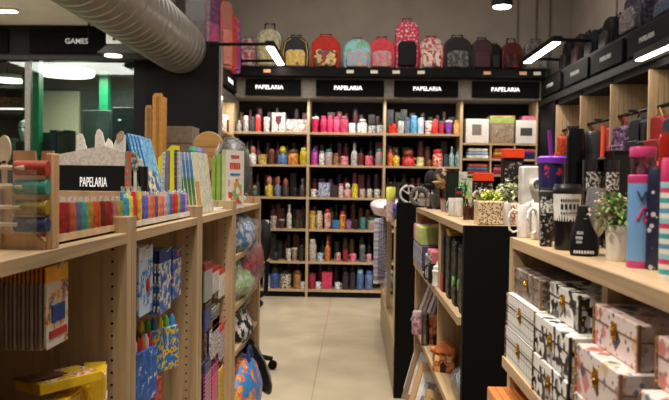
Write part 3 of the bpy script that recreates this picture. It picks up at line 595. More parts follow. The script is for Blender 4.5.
# ---- side wall shelving (X = 2.36) with hanging goods
for i, y in enumerate((8.31, 7.43, 6.57, 5.73)):
    y0, y1 = y-.86, y
    t = thing('wall_rack', 'oak hanging rack on the side wall, %s from the corner' % ordn(i), 'rack', (2.36, y0, 0), 0, 'side wall hanging racks')
    MB().box(0, .46, .835, .86, 0, 2.44).build('side_panel', WZ, t)
    MB().box(.46, .49, 0, .86, 0, 2.5).build('back_panel', plain((70, 56, 44), .6), t)
    MB().box(.02, .46, 0, .835, 2.44, 2.5).build('top_board', BLACK, t)
    MB().tube([(.08, 0, 2.14), (.08, .835, 2.14)], .016).build('rod', BLACKM, t)
    for z in (.1, 1.1): MB().box(0, .46, 0, .835, z-.025, z).build('shelf', WY, t)
    MB().tube([(.0, .42, 2.15), (.08, .42, 2.15)], .012).build('rod_end', STEEL, t)
sbox('wall_corner', 2.36, 2.86, 8.36, 9.04, 0, 2.5, BLACK)
def hang_bag(label, px, y, yt, yb, w, body, x=2.36, strap=(150, 30, 36), d=.09):
    a, b_ = at(px, yt, 0, x), at(px, yb, 0, x)
    h = (a.z-b_.z)
    t = thing('hanging_bag', label, 'bag', (x+.06, a.y, b_.z), 0, None, (0, 0, -PI/2))
    MB().prism(arch(w, h, rr=w*.3), -d/2, d/2).build('body', C(body, .6), t, bevel=.03, seg=3)
    MB().prism(arch(w*.8, h*.45, rr=w*.12), -d/2-.03, -d/2+.01).build('front_pocket', C(body, .6), t, (0, 0, h*.08), bevel=.012)
    MB().tube([(-w*.25, 0, h*.9), (-.05, .0, h*1.02), (0, .0, 2.125-b_.z), (.05, 0, h*1.02), (w*.25, 0, h*.9)], .007).build('strap', C(strap, .6), t)
DP = art([(44, 28, 58), (110, 70, 120), (30, 24, 40), (150, 130, 150)], 45, 'cells', .6)
for px, yt, yb, w, c, lab, st in ((557, 136, 172, .22, A3((196, 70, 34), (150, 44, 30), (220, 110, 60)), 'orange mesh bag hanging behind the purple cup', (190, 80, 40)),
        (598, 133, 170, .26, (176, 40, 44), 'red bag hanging behind the grey tumbler', (190, 40, 40)), (617, 126, 166, .40, DP, 'purple patterned bag hanging on the side wall rail', (160, 34, 50)),
        (633, 118, 166, .30, (24, 26, 36), 'dark navy bag hanging between the purple and red ones', (30, 30, 36)), (652, 116, 166, .36, (142, 30, 30), 'large red bag with gold piping hanging on the rail', (190, 150, 80)), (668, 116, 170, .3, (46, 50, 66), 'slate bag hanging past the large red one', (120, 30, 36)),
        (589, 131, 172, .24, (50, 30, 34), 'dark wine bag hanging between the black flask and grey tumbler', (150, 30, 36)), (607, 128, 168, .22, (170, 34, 44), 'crimson bag squeezed against the purple patterned one', (190, 40, 50)), (642, 119, 166, .24, (30, 28, 34), 'black bag hanging right beside the large red one', (40, 36, 40)), (568, 133, 172, .2, (60, 44, 40), 'brown bag hanging behind the tall black flask', (90, 60, 50))):
    hang_bag(lab, px, 0, yt, yb, w, c, strap=st)

# ---- narrow shelving that faces the room from the far left corner
t = thing('shelving_unit', 'narrow cream shelving seen past the black partition', 'shelf', (-1.56, 7.98, 0))
MB().box(-.4, -.37, 0, 1.0, 0, 2.5).build('back_panel', plain((206, 190, 166), .6), t)
MB().box(-.37, 0, .97, 1.0, 0, 2.5).build('side_panel', WZ, t)
for z in (.1, .5, .9, 1.3, 1.72, 2.1): MB().box(-.37, 0, 0, .97, z-.03, z).build('shelf', wood(OAK, 1), t)
for i, (px, yy, z, kind, c, lab) in enumerate(((223, 120, 2.1, 'flask', (206, 190, 170), 'cream bottle on the narrow shelving, upper board'), (229, 122, 2.1, 'straight', (60, 44, 40), 'dark bottle on the narrow shelving, upper board'), (224, 145, 1.72, 'mug', A((226, 220, 212), (220, 90, 50), s=25), 'white and orange mug on the narrow shelving'), (231, 145, 1.72, 'cup', (226, 218, 204), 'cream cup on the narrow shelving'))):
    p = at(px, yy, 0, -1.64)
    goods(kind, lab, (-1.64, min(p.y, 8.85), z), .05, .22 if kind in ('flask', 'straight') else .14, c, WH)

# ---- lamps of the room
def light_bar(label, x, y0, y1, z, arm_to, w=.05, s=14):
    t = thing('light_bar', label, 'lamp', (x, y0, z), 0, 'light bars in front of the headers')
    L = y1-y0
    MB().box(-w, w, -.04, L+.04, .012, .07).build('housing', BLACKM, t, bevel=.006)
    MB().box(-w*.8, w*.8, 0, L, 0, .012).build('diffuser', glow((255, 246, 232), s), t)
    for q in (.05, L*.97): MB().tube([(0, q, .05), (arm_to-x, q, .04)] + ([(arm_to-x, q, -.118)] if z > 2.9 else []), .018).build('arm', BLACKM, t)
light_bar('bright light bar standing off the duct side header', -.93, 7.62, 8.75, 2.95, -1.60)
light_bar('bright light bar near the far corner of the side wall header', 2.05, 7.25, 8.45, 2.95, 2.42)
light_bar('bright light bar on the near part of the side wall header', 2.26, 4.75, 5.68, 2.50, 2.36, .03)
t = thing('spot_lamp', 'round black ceiling spot lamp glowing above the back wall', 'lamp', (at(502, 4, 1, 6.5).x, 6.5, 3.13))
MB().lathe([(.085, 0), (.095, .01), (.095, .3), (.05, .34)], 24).build('housing', BLACKM, t)
MB().lathe([(.078, -.008), (.083, 0)], 24).build('lens', glow((255, 248, 238), 12), t)
MB().tube([(0, 0, .34), (0, 0, 1.37)], .012).build('stem', BLACKM, t)
# ================================================================== COUNTER GONDOLAS
CZ = 1.37
def gondola(label, x0, xb, y0, y1, sgn, thick=.035, shelves=(), rise=.038, ends=None, hole_end=True, shelf_x=None):
    """shelf unit along the aisle; front edge at x0, back at xb"""
    t = thing('shelf_unit', label, 'shelf unit', (x0, y0, 0))
    b = xb-x0; L = y1-y0; lo, hi = min(0, b), max(0, b)
    e = ends or (WZ, WZ)
    for i, (a, c) in enumerate(((0, thick), (L-thick, L))):
        m = MB().box(lo, hi, a, c, 0, CZ+rise)
        if hole_end:
            for xx in (.035, .50):
                for k in range(42):
                    m.lathe([(.0032, 0), (.0032, .0006)], 8, 1, Matrix.Translation((sgn*xx, a, .1+k*.03)) @ Matrix.Rotation(PI/2, 4, 'X'))
        m.build('side_panel', [e[i], DARKIN], t)
    MB().box(lo, hi, thick, L-thick, CZ-.026, CZ).build('counter_top', WY, t, bevel=.0015)
    MB().box(min(b, b-sgn*.02), max(b, b-sgn*.02), thick, L-thick, .08, CZ-.026).build('back_panel', WZ, t)
    for z in shelves:
        fx = shelf_x if shelf_x is not None else .01*sgn
        MB().box(min(fx, b-sgn*.02), max(fx, b-sgn*.02), thick, L-thick, z-.025, z).build('shelf', WY, t)
    MB().box(min(sgn*.03, b), max(sgn*.03, b), thick, L-thick, 0, .08).build('plinth', BLACK, t)
    return t
LX, LB = -.545, -1.15
LU = [gondola('oak counter unit nearest the camera, thread rack standing on it', LX, LB, .45, 1.708, -1, .035, (.93,)),
      gondola('oak counter unit with blue hanging packs and the long tray of coloured tubes', LX, LB, 1.712, 2.47, -1, .035, (.55,)),
      gondola('oak counter unit of small red hanging packs below the green books', LX, LB, 2.474, 3.20, -1, .045, (.3,)),
      gondola('oak counter unit with bagged goods, last before the open floor', LX, LB, 3.204, 4.12, -1, .045, (1.14, .9, .68, .2))]

def pack(label, y, x, z0, w, h, front, back, group=None, rz=PI/2, header=None, name='hanging_pack', th=.006, hole=True):
    """blister pack that hangs facing the aisle"""
    t = thing(name, label, 'pack', (x, y, z0), rz, group)
    MB().box(-w/2, w/2, 0, th, 0, h*.8).build('printed_card', [C(front, .35)], t, bevel=.0015)
    MB().box(-w/2, w/2, 0, th*.8, h*.8, h).build('header', C(header or back, .4), t, bevel=.0015)
    return t
def hook(label, x0, x1, y, z):
    t = thing('peg_hook', label, 'hook', (x0, y, z), 0, 'wire hooks under the counter')
    MB().tube([(0, 0, 0), (x1-x0-.01, 0, 0), (x1-x0, 0, .015)], .0028, 6).build('wire', STEEL, t)
    MB().box(-.004, .004, -.015, .015, -.02, .02).build('mount', BLACKM, t)
# bay 1: coloured pencil packs
PENF = art([(232, 226, 216), (236, 170, 40), (40, 80, 160), (226, 214, 196), (200, 60, 40)], 10, 'blobs', .3)
y = 1.40; zt = at(43, 268, 0, -.6).z; zb = at(43, 352, 0, -.6).z
hook('wire hook holding the row of pencil packs', -1.12, -.585, y, zt-.006)
t = pack('front pencil pack with yellow header and printed white face', y, -.597, zb, .105, zt-zb, PENF, (236, 176, 40), header=(236, 170, 36))
MB().box(-.03, .03, -.003, 0, .05, .085).build('picture', plain((36, 70, 150), .4), t, label='blue pencil picture')
MB().box(-.04, .04, -.003, 0, .02, .035).build('printed_strip', plain((190, 50, 40), .4), t)
for i in range(17):
    pack('pencil pack hung edge-on in the tight row behind the front pack', y, -.607-.0085*i, zb, .105, zt-zb, (150, 118, 92) if i % 2 else (164, 150, 140), (200, 130, 50), 'pencil packs hung in the row', header=(190, 118, 44))
# boxes below
def tilted(label, name, p, size, rz, top, side, tilt=0, cat='box'):
    t = thing(name, label, cat, p, 0, None, (tilt, 0, rz)); w, d, h = size
    MB().box(-w/2, w/2, -d/2, d/2, 0, h).build('body', C(side, .45), t, bevel=.002)
    MB().box(-w*.48, w*.48, -d*.48, d*.48, h, h+.0015).build('printed_top', C(top, .35), t)
    return t
YEL = (226, 186, 40)
for i in range(7):
    yy = 1.24+.055*i
    o = carton('upright yellow pencil box, %s from the camera in the row under the flat box' % ordn(i), (-.585-.01*(i % 2), yy, .93), .09, .035, .108+.006*(i % 3), A((226, 186, 40), (190, 120, 40), (90, 60, 40), s=30), YEL, 'pencil_box', rz=PI/2, group='upright pencil boxes')
t = tilted('flat yellow box with colourful printed top lying on the upright boxes', 'pencil_box', (at(60, 378, 2, 1.075).x, at(60, 378, 2, 1.075).y, 1.060), (.145, .095, .022), .95, art([(222, 186, 50), (200, 80, 50), (230, 224, 206), (60, 110, 60), (226, 190, 60)], 14, 'blobs', .3), YEL, -.06)
MB().box(-.09, .0, -.03, .03, .0275, .029).build('picture_strip', plain((90, 60, 40), .4), t)
t = carton('yellow box with a window front leaning beside the flat yellow box', (-.57, 1.60, .93), .10, .05, .135, A((232, 190, 50), (236, 226, 206), (200, 60, 50), s=24), YEL, 'pencil_box', rz=PI/2+.3)
MB().box(-.03, .03, -.004, 0, .02, .07).build('window', plain((220, 216, 206), .3), t)
# bay 2
def pk(x0, x1, y0, y1, X): # pixels -> centre y, z0, w, h
    a, b_ = at(x0, y0, 0, X), at(x1, y0, 0, X); yc = (a.y+b_.y)/2
    zt = at((x0+x1)/2, y0, 0, X).z; zb = at((x0+x1)/2, y1, 0, X).z
    return yc, zb, b_.y-a.y, zt-zb
for (x0, x1, y0, y1, fr, bk, lab, n) in ((139.5, 153, 246, 314, A((190, 206, 226), (60, 120, 190), (226, 216, 206), (200, 50, 40), s=9), (60, 76, 110), 'pale blue pack with a strawberry red mark', 4),
        (160, 171.5, 249, 311, art([(40, 96, 176), (232, 224, 200), (60, 130, 200), (214, 170, 60)], 12, 'blobs', .3), (24, 50, 110), 'royal blue pack printed with small figures', 7), (173, 181.5, 249, 297, art([(40, 100, 180), (226, 200, 150), (50, 120, 200), (200, 80, 60)], 12, 'blobs', .3), (30, 60, 120), 'short blue pack with light printed squares', 4)):
    yc, zb, w, h = pk(x0, x1, y0, y1, -.575)
    hook('wire hook holding %ss' % lab.split(' with')[0].split(' printed')[0], -1.12, -.56, yc, zb+h-.006)
    for i in range(n):
        t = pack(lab + (', front of its hook' if i == 0 else ', hidden edge-on behind the front one'), yc, -.575-.012*i, zb, w, h, fr, bk, lab+'s' if i else None, header=(200, 205, 210) if x0 < 150 else bk, th=.008)
        if i == 0 and x0 < 150: MB().ball((.012, -.002, h*.42), (.014, .004, .022), 10).build('picture', plain((190, 40, 34), .4), t, label='red berry picture')
        if i == 0 and x0 > 170: MB().box(-.012, .012, -.002, 0, h*.86, h*.96).build('red_tab', plain((200, 50, 40), .4), t)
def crayon_box(label, p, w, d, h, front, cols, rz):
    t = thing('crayon_box', label, 'box', p, rz)
    MB().box(-w/2, w/2, 0, d, 0, h).build('body', C(front, .4), t, bevel=.002)
    k = 6
    for i in range(k):
        x = -w/2+w*(i+.5)/k
        MB().lathe([(w/k*.4, 0), (w/k*.4, h*.16), (w/k*.12, h*.26)], 8, 0, Matrix.Translation((x, d*.4, h))).build('crayon', C(cols[i % len(cols)]), t)
    return t
for (x0, x1, y0, y1, fr, cols, lab, rz) in ((139, 153, 342, 402, art([(44, 90, 170), (60, 120, 200), (226, 222, 214), (40, 70, 150)], 18, 'blobs', .3), [(226, 110, 40), (226, 220, 210), (200, 50, 40)], 'blue crayon box with orange and white crayons', PI/2-.2), (154, 168, 322, 372, art([(60, 120, 190), (226, 200, 60), (200, 70, 50), (120, 180, 80)], 20, 'blobs', .3), [(240, 200, 60), (110, 180, 70), (60, 140, 200)], 'bright blue, red and yellow crayon box', PI/2-.5), (146, 158, 372, 440, art([(150, 44, 40), (200, 90, 60), (90, 40, 50)], 20, 'blobs', .3), [(200, 60, 50), (226, 110, 60)], 'red printed crayon box below the blue one', PI/2-.2)):
    yc, zb, w, h = pk(x0, x1, y0, y1, -.60)
    crayon_box(lab, (-.60, yc, zb), w, .05, h*.86, fr, cols, rz)
    hook('wire hook carrying the %s' % lab.split(' with')[0], -1.12, -.645, yc, zb+h*.6)
# bay 3
for i, (x0, x1, y0, y1, fr, hd, lab) in enumerate(((205, 212, 262, 300, (160, 160, 156), (150, 60, 50), 'small clear pack with dull red cap'), (213, 219, 266, 292, (206, 196, 190), (190, 40, 36), 'small pack with red cap, centre of the upper hooks'), (219.5, 225.5, 268, 296, (220, 216, 210), (206, 40, 36), 'small white pack with bright red cap'),
        (205, 211, 303, 330, (50, 70, 120), (60, 50, 50), 'dark blue small pack under the red capped ones'), (212, 219, 306, 330, A((60, 60, 66), (170, 160, 156), s=40), (150, 146, 140), 'grey clip pack on the middle hook'),
        (210.5, 219, 318, 356, art([(226, 216, 206), (60, 90, 170), (206, 50, 50), (230, 190, 60)], 40, 'blobs', .3), (200, 40, 40), 'multicoloured pack with red header'), (219.5, 228, 322, 356, art([(226, 206, 206), (90, 80, 160), (220, 90, 110)], 40, 'blobs', .3), (206, 60, 60), 'pink and violet pack with slanted edge'),
        (205, 211, 362, 405, art([(50, 60, 110), (226, 110, 150)], 60, 'stripes', .3, 2), (60, 70, 110), 'navy and pink strip pack'), (212, 218, 364, 405, (206, 60, 130), (170, 50, 110), 'bright pink strip pack'), (218.5, 226, 366, 405, art([(230, 170, 50), (110, 190, 90), (226, 90, 60), (80, 170, 200)], 30, 'blobs', .3), (220, 180, 70), 'rainbow strip pack'))):
    yc, zb, w, h = pk(x0, x1, y0, y1, -.58)
    hook('wire hook for the %s' % lab.split(' with')[0].split(',')[0], -1.12, -.57, yc, zb+h-.005)
    for k in range(2): pack(lab+', front one on its hook' if k == 0 else lab+', second on its hook', yc, -.578-.018*k, zb, w, h, fr, hd, header=hd, th=.008)
# bay 4: soft goods in plastic
def lump(name, label, cat, p, r, mat, seed, amp=.12, wrap=False, rz=0, parts=()):
    t = thing(name, label, cat, p, rz); q = random.Random(seed)
    def blob(sc, nn, am):
        m = MB(); m.ball((0, 0, r[2]), (r[0]*sc, r[1]*sc, r[2]*sc), nn)
        ph = [q.uniform(0, 6) for _ in range(6)]
        m.v = [tuple(Vector(v)+ (Vector(v)-Vector((0, 0, r[2])))*am*(math.sin(v[0]*45+ph[0])+math.sin(v[1]*38+ph[1])+math.sin(v[2]*50+ph[2]))*.5) for v in m.v]
        return m
    blob(1, 22, amp).build('body', C(mat, .6), t, sharp=70)
    if wrap: blob(1.1, 20, amp*1.5).build('plastic_wrap', PLAS, t, sharp=25)
    for nm, mb, mt in parts: mb.build(nm, mt, t)
    return t
def lump_px(name, label, cat, x0, x1, y0, y1, X, dx, mat, seed, **k):
    yc, zb, w, h = pk(x0, x1, y0, y1, X)
    return lump(name, label, cat, (X-dx*.6, yc, zb), (dx, w/2, h/2), mat, seed, **k)
lump_px('wrapped_cushion', 'blue and white cushion in clear plastic on the upper bag shelf', 'cushion', 239, 255, 216, 256, -.56, .10, A((70, 130, 190), (220, 222, 226), (90, 100, 130), s=9), 1, wrap=True)
lump_px('wrapped_cushion', 'pink and wine cushion bulging out of the bag shelf', 'cushion', 249, 261.5, 240, 287, -.54, .07, A((150, 50, 66), (200, 90, 100), (120, 40, 56), s=14), 2, wrap=True)
lump_px('wrapped_cushion', 'pale green cushion in clear plastic below the blue one', 'cushion', 239, 254.5, 260, 304, -.56, .10, A((150, 190, 110), (206, 206, 206), (70, 76, 90), s=9), 3, wrap=True)
lump('wrapped_bundle', 'dark red bundle squeezed behind the blue cushion', 'bundle', (-.70, 3.75, 1.14), (.06, .16, .105), A((130, 44, 44), (90, 36, 40), s=12), 5)
lump_px('soft_bag', 'black and white bag on the third bag shelf', 'bag', 239, 252, 308, 350, -.56, .09, art([(30, 28, 30), (206, 200, 196), (50, 48, 50)], 8, 'blobs', .5), 4)
t = lump('round_backpack', 'round blue and orange printed backpack at the foot of the unit', 'backpack', (-.59, 3.66, .2), (.12, .24, .19), art([(60, 130, 196), (226, 110, 50), (230, 190, 90), (200, 60, 60), (110, 170, 210)], 6, 'blobs', .4), 6, .03)
MB().tube([(.06, -.05, .36), (.05, -.03, .42), (.05, .03, .42), (.06, .05, .36)], .01).build('handle', C((40, 60, 110)), t)
a = at(251, 345, 1, 4.0); b_ = at(272, 393, 1, 4.0)
t = thing('soft_bag', 'long black bag leaning out at the end of the unit by the floor', 'bag', (-.50, 4.08, .30), 0, None, (0, -.42, .1))
MB().ball((0, 0, .13), (.055, .09, .19), 18).build('body', plain((24, 24, 26), .35), t)
MB().tube([(.045, -.06, .26), (.06, -.07, .14), (.04, -.06, .0)], .005, 6).build('zip', plain((130, 126, 126), .4), t)

# ---- things standing on the left counter
# thread rack
p = at(2, 252, 2, CZ)
ry = 1.26; rx0, rx1 = at(-6, 240, 1, ry).x, at(52.5, 240, 1, ry).x
RKW = rx1-rx0
t = thing('thread_rack', 'pale wooden rack of thread spools at the near end of the counter', 'rack', ((rx0+rx1)/2, ry, CZ))
KR = wood((206, 166, 122), 2)
zt = at(30, 150, 1, ry).z-CZ
MB().box(-RKW/2, -RKW/2+.02, -.012, .03, 0, zt*.66).build('upright', KR, t, bevel=.002)
MB().box(RKW/2-.012, RKW/2, -.002, .030, 0, zt*.97).build('upright', KR, t, bevel=.002)
MB().prism([(-RKW/2+.02, .02), (RKW/2-.012, .02), (RKW/2-.012, zt), (RKW/2-.034, zt), (RKW/2-.036, zt*.86), (RKW/2-.045, zt*.86), (RKW/2-.047, zt), (-RKW/2+.02, zt)], .030, .036).build('back_panel', plain((190, 150, 108), .6), t)
MB().prism([(-RKW/2+.02, 0), (RKW/2-.012, 0), (RKW/2-.012, .012), (RKW/2-.03, .03), (0, .045), (-RKW/2+.04, .03), (-RKW/2+.02, .012)], -.01, .0).build('base_rail', KR, t)
for i, (py, c, nm) in enumerate(((168, (176, 66, 40), 'rust red'), (187, (60, 150, 136), 'teal'), (207, (158, 132, 40), 'olive'), (224, (50, 62, 104), 'navy'))):
    z = at(28, py, 1, ry).z-CZ
    sp = MB(); k = 14
    x0 = -RKW/2+.046; x1 = RKW/2-.003
    pts = [(x0+(x1-x0)*q/(k*2), -.012, z) for q in range(k*2+1)]
    sp.tube(pts, [.0128+.0010*(q % 2) for q in range(k*2+1)], 16).build('spool', C(c, .55), t, label='%s thread spool' % nm)
    MB().tube([(-RKW/2+.018, -.016, z), (x0+.022-.004*i, -.024, z)], .0042, 10).build('dowel', CREAM, t)
t2 = MB(); t2.box(-RKW/2+.021, RKW/2-.013, -.036, -.034, .03, zt*.8).build('plastic_front', PLAS, t)
for i, (px, y0_, y1_) in enumerate(((8, 136, 176),)):
    c0 = at(px, 150, 1, ry)
    MB().prism([((.012*math.cos(a*PI/8)), .026*math.sin(a*PI/8)) for a in range(16)], 0, .005).build('wooden_spoon_head', CREAM, t, (c0.x-(rx0+rx1)/2, -.015, at(px, 150, 1, ry).z-CZ))
    MB().box(-.004, .004, 0, .005, -.06, -.02).build('spoon_stem', CREAM, t, (c0.x-(rx0+rx1)/2, -.015, at(px, 150, 1, ry).z-CZ))
# trays
def tube_tray(label, xa, xb, X, n, h, cols, rim, tall=False, lid=True):
    ya, yb = at(xa, 230, 0, X).y, at(xb, 222, 0, X).y
    t = thing('tray', label, 'tray', (X-.03, ya, CZ)); L = yb-ya
    m = MB().box(-.035, .03, 0, L, 0, .005)
    for x in (-.035, .027): m.box(x, x+.003, 0, L, 0, .02)
    m.box(-.035, .03, 0, .003, 0, .02).box(-.035, .03, L-.003, L, 0, .02)
    m.build('frame', plain(rim, .5), t)
    return t, ya, L
def pouch(name, label, p, w, d, h, c, group, seal=True, rz=PI/2):
    t = thing(name, label, 'pouch', p, rz, group)
    m = MB(); k = 6
    m.lathe([(.5*w*.9, 0), (.5*w, h*.1), (.5*w*1.02, h*.5), (.5*w*.92, h*.8), (.5*w*.8, h*.86)], 14, 0, None, (1, 1), 1, d/w)
    m.build('body', c if not isinstance(c, tuple) else plain(c, .25, 0, .22, 60), t)
    if seal: MB().add([(-.4*w, -.001, h*.84), (.4*w, -.001, h*.84), (.34*w, .004, h*.93), (.46*w, 0, h), (.12*w, -.004, h*.97), (-.12*w, .004, h), (-.42*w, -.003, h*.98), (-.3*w, 0, h*.92)], [(0, 1, 2, 4, 5, 7), (2, 3, 4), (5, 6, 7)]).build('clear_top', MILK, t)
    return t
tr, ya, L = tube_tray('pale tray of glossy bead pouches beside the thread rack', 57, 121, -.575, 9, .09, None, (206, 180, 142))
for i, (x0, x1, c, nm) in enumerate(((58, 66, (140, 36, 36), 'wine red'), (66.5, 71, (186, 96, 60), 'copper'), (71.5, 77, (96, 96, 130), 'violet grey'), (77.5, 82.5, (60, 150, 140), 'turquoise'), (83, 89, (160, 130, 60), 'olive gold'), (89.5, 97, (186, 76, 30), 'burnt orange'), (98, 101.5, (110, 44, 30), 'brown'), (102, 110, (140, 28, 30), 'broad dark red'), (110.5, 114, (170, 110, 110), 'dusty pink'), (114.5, 120, (130, 140, 60), 'leaf green'))):
    X = -.590; a, b_ = at(x0, 225, 0, X).y, at(x1, 225, 0, X).y
    zt = at((x0+x1)/2, 196, 0, X).z
    pouch('bead_pouch', '%s bead pouch, %s from the rack in the pale tray' % (nm, ordn(i)), (X, (a+b_)/2, CZ+.006), (b_-a), .03, zt-CZ-.006, c, 'bead pouches in the tray')
tr, ya, L = tube_tray('white edged tray of small coloured tubes along the second counter unit', 130, 190, -.572, 18, .08, None, (222, 214, 200))
TC = [((60, 150, 190), 'sky blue'), ((240, 220, 90), 'yellow'), ((206, 60, 60), 'red'), ((240, 220, 100), 'lemon'), ((120, 80, 160), 'violet'), ((90, 110, 190), 'blue'), ((230, 130, 110), 'coral'), ((226, 110, 60), 'orange'), ((110, 80, 150), 'purple'), ((230, 150, 70), 'amber'), ((222, 110, 150), 'pink'), ((236, 160, 160), 'light pink'), ((110, 170, 190), 'pale teal'), ((90, 100, 150), 'slate blue'), ((200, 40, 40), 'bright red'), ((206, 50, 50), 'scarlet'), ((120, 180, 100), 'green'), ((120, 90, 160), 'plum'), ((100, 90, 170), 'indigo'), ((170, 140, 190), 'lilac')]
for i, (c, nm) in enumerate(TC):
    yy = ya+.012+(L-.024)*i/(len(TC)-1)
    X = -.590
    pouch('tube_pouch', '%s tube pouch, %s in the white edged tray' % (nm, ordn(i)), (X, yy, CZ+.006), L/len(TC)*.92, .022, .088+.004*(i % 2), c, 'tube pouches in the long tray')
# a few pouches behind, at the near end of the long tray
for i, (px, c, nm) in enumerate(((123, (60, 150, 180), 'blue'), (128, (236, 210, 70), 'yellow'), (133, (200, 40, 50), 'red'), (139, (240, 200, 80), 'golden'))):
    p = at(px, 200, 1, 1.82+.02*i)
    pouch('tube_pouch', '%s tube pouch standing behind the near end of the long tray' % nm, (p.x, 1.82+.02*i, CZ), .016, .02, at(px, 186, 1, 1.82).z-CZ, c, 'tube pouches behind the tray', rz=.4)
# section sign stand
sy = 2.16; x0, x1 = at(55, 178, 1, sy).x, at(147, 178, 1, sy).x
t = thing('counter_sign', 'black PAPELARIA counter sign with a white patterned topper', 'sign', ((x0+x1)/2, sy, CZ)); w = (x1-x0)/2
za, zb = at(100, 191, 1, sy).z-CZ, at(100, 165.5, 1, sy).z-CZ
MB().box(-w, w, 0, .012, za, zb).build('board', plain((16, 15, 15), .2, coat=.3), t, bevel=.002)
text('lettering', 'PAPELARIA', .043, glow((225, 225, 222), .7), t, (at(93.5, 180, 1, sy).x-(x0+x1)/2, -.002, at(93.5, 182.5, 1, sy).z-CZ), FRONT, .41, .001)  # glow put into the lettering colour, the sign is not lit
MB().box(-w, w, -.01, .06, 0, za).build('base_rail', plain((190, 160, 126), .5), t, bevel=.002)
pts = [(55, 165.5), (55, 155), (75, 151), (90, 148), (105, 146), (125, 152), (142, 160), (142, 166)]
po = [(at(a, b_, 1, sy).x-(x0+x1)/2, at(a, b_, 1, sy).z-CZ) for a, b_ in pts]
MB().prism(po, .002, .01).build('topper', art([(228, 224, 220), (206, 202, 198), (228, 224, 220)], 40, 'blobs', .5), t)
def cutout(label, poly, y, mat, name='paper_cutout'):
    cx = sum(at(a, b_, 1, y).x for a, b_ in poly)/len(poly); zb = min(at(a, b_, 1, y).z for a, b_ in poly)
    t = thing(name, label, 'cutout', (cx, y, CZ))
    MB().prism([(at(a, b_, 1, y).x-cx, at(a, b_, 1, y).z-CZ) for a, b_ in poly], 0, .004).build('card', mat, t)
    MB().box(-.012, .012, .004, .02, 0, zb-CZ+.02).build('support_strip', WHITE, t)
    return t
WP = art([(246, 240, 232), (246, 240, 232), (196, 186, 178), (236, 228, 220)], 70, 'blobs', .5); TP = art([(196, 172, 150), (170, 146, 124), (206, 184, 164)], 60, 'blobs', .5)
def oval(cx, cy, rx, ry, tilt=0, n=12):
    return [(cx+rx*math.cos(a)*math.cos(tilt)-ry*math.sin(a)*math.sin(tilt), cy+rx*math.cos(a)*math.sin(tilt)+ry*math.sin(a)*math.cos(tilt)) for a in [2*PI*i/n for i in range(n)]]
cutout('white leaf shaped cutout with round tip above the counter sign', [(76, 152), (77, 142), (76.5, 136), (79, 133), (82, 134), (84.5, 140), (86, 148), (87, 152)], 2.215, WP)
cutout('tall white cutout with a slim oval ear above the counter sign', [(94, 158), (95, 142), (95, 136), (97, 130), (99, 129), (102, 132), (104, 140), (107, 152), (108, 158)], 2.205, WP)
cutout('broad white cutout standing beside the tall one', [(103, 160), (104, 146), (108, 138), (112, 142), (115, 160)], 2.225, WP)
cutout('white patterned cutout with a kraft brown oval leaf', [(110, 162), (113, 146), (117, 137), (125, 140), (125, 162)], 2.195, WP)
cutout('kraft brown oval leaf cutout at the end of the row', oval(120, 136, 3.2, 5.6, .5), 2.188, TP)
y = 2.12
for (px0, px1, py0, py1, c, lab) in ((125, 131, 151, 188, art([(214, 90, 60), (80, 160, 150), (226, 206, 190), (200, 120, 70)], 30, 'blobs', .4), 'orange and teal leaflet hanging beside the counter sign'), (131.5, 138, 152, 170, art([(70, 110, 110), (206, 200, 190), (150, 90, 60)], 30, 'blobs', .4), 'small dark teal leaflet next to the orange one')):
    a, b_ = at(px0, py0, 1, y), at(px1, py1, 1, y)
    t = thing('leaflet', lab, 'leaflet', ((a.x+b_.x)/2, y, b_.z)); MB().box(-(b_.x-a.x)/2, (b_.x-a.x)/2, 0, .003, 0, a.z-b_.z).build('printed_sheet', c, t)
    MB().box(-.004, .004, .003, .008, CZ-b_.z, (a.z-b_.z)*.5).build('holder_strip', WHITE, t)

# books and planners
def book(label, cx, Y, yt, th, depth, front, spine, lean=0, rz=0, h=None, pages=(226, 220, 206), group=None, name='book', cat='book', spiral=False, spine_art=None):
    """upright book: spine faces -Y, cover faces +X"""
    x = at(cx, 200, 1, Y).x; H = h or (at(cx, yt, 1, Y).z-CZ)
    t = thing(name, label, cat, (x, Y, CZ+(abs(math.sin(lean))*th*.5)), 0, group, (0, lean, rz))
    MB().box(-th/2+.001, th/2-.001, .003, depth-.002, .002, H-.002).build('pages', plain(pages, .7), t)
    m = MB().box(-th/2, -th/2+.001, 0, depth, 0, H).box(th/2-.001, th/2, 0, depth, 0, H).box(-th/2, th/2, -.0015, 0, 0, H)
    m.build('cover', [front], t)
    if spine is not None: MB().box(-th/2, th/2, -.0025, -.0015, 0, H).build('spine', spine, t)
    if spiral:
        for k in range(1): 
            mm = MB()
            for q in range(14): mm.tube([(-th*.6, .004, H*(q+.5)/14), (0, -.008, H*(q+.5)/14), (th*.6, .004, H*(q+.5)/14)], .0012, 5)
            mm.build('spiral_binding', STEEL, t)
    return t
SKYB = art([(110, 176, 214), (60, 130, 190), (190, 214, 226), (90, 160, 206)], 16, 'blobs', .35)
for i in range(4):
    book('blue picture book leaning back, %s of the blue row' % ordn(i), 149+3.2*i, 2.30+.02*i, 131+1.2*i, .009, .13, SKYB, plain((46, 110, 176), .35), -.27, -.03, group='blue picture books', name='picture_book')
for i, (cx, c, nm) in enumerate(((148, (70, 130, 60), 'green'), (153, (206, 80, 50), 'orange red'), (158, (40, 90, 150), 'deep blue'))):
    book('small %s booklet leaning in front of the blue picture books' % nm, cx, 2.16+.01*i, 166+2*i, .006, .10, A(c, (226, 210, 150), (30, 60, 50), s=14), plain(c, .4), -.28, -.05, name='booklet')
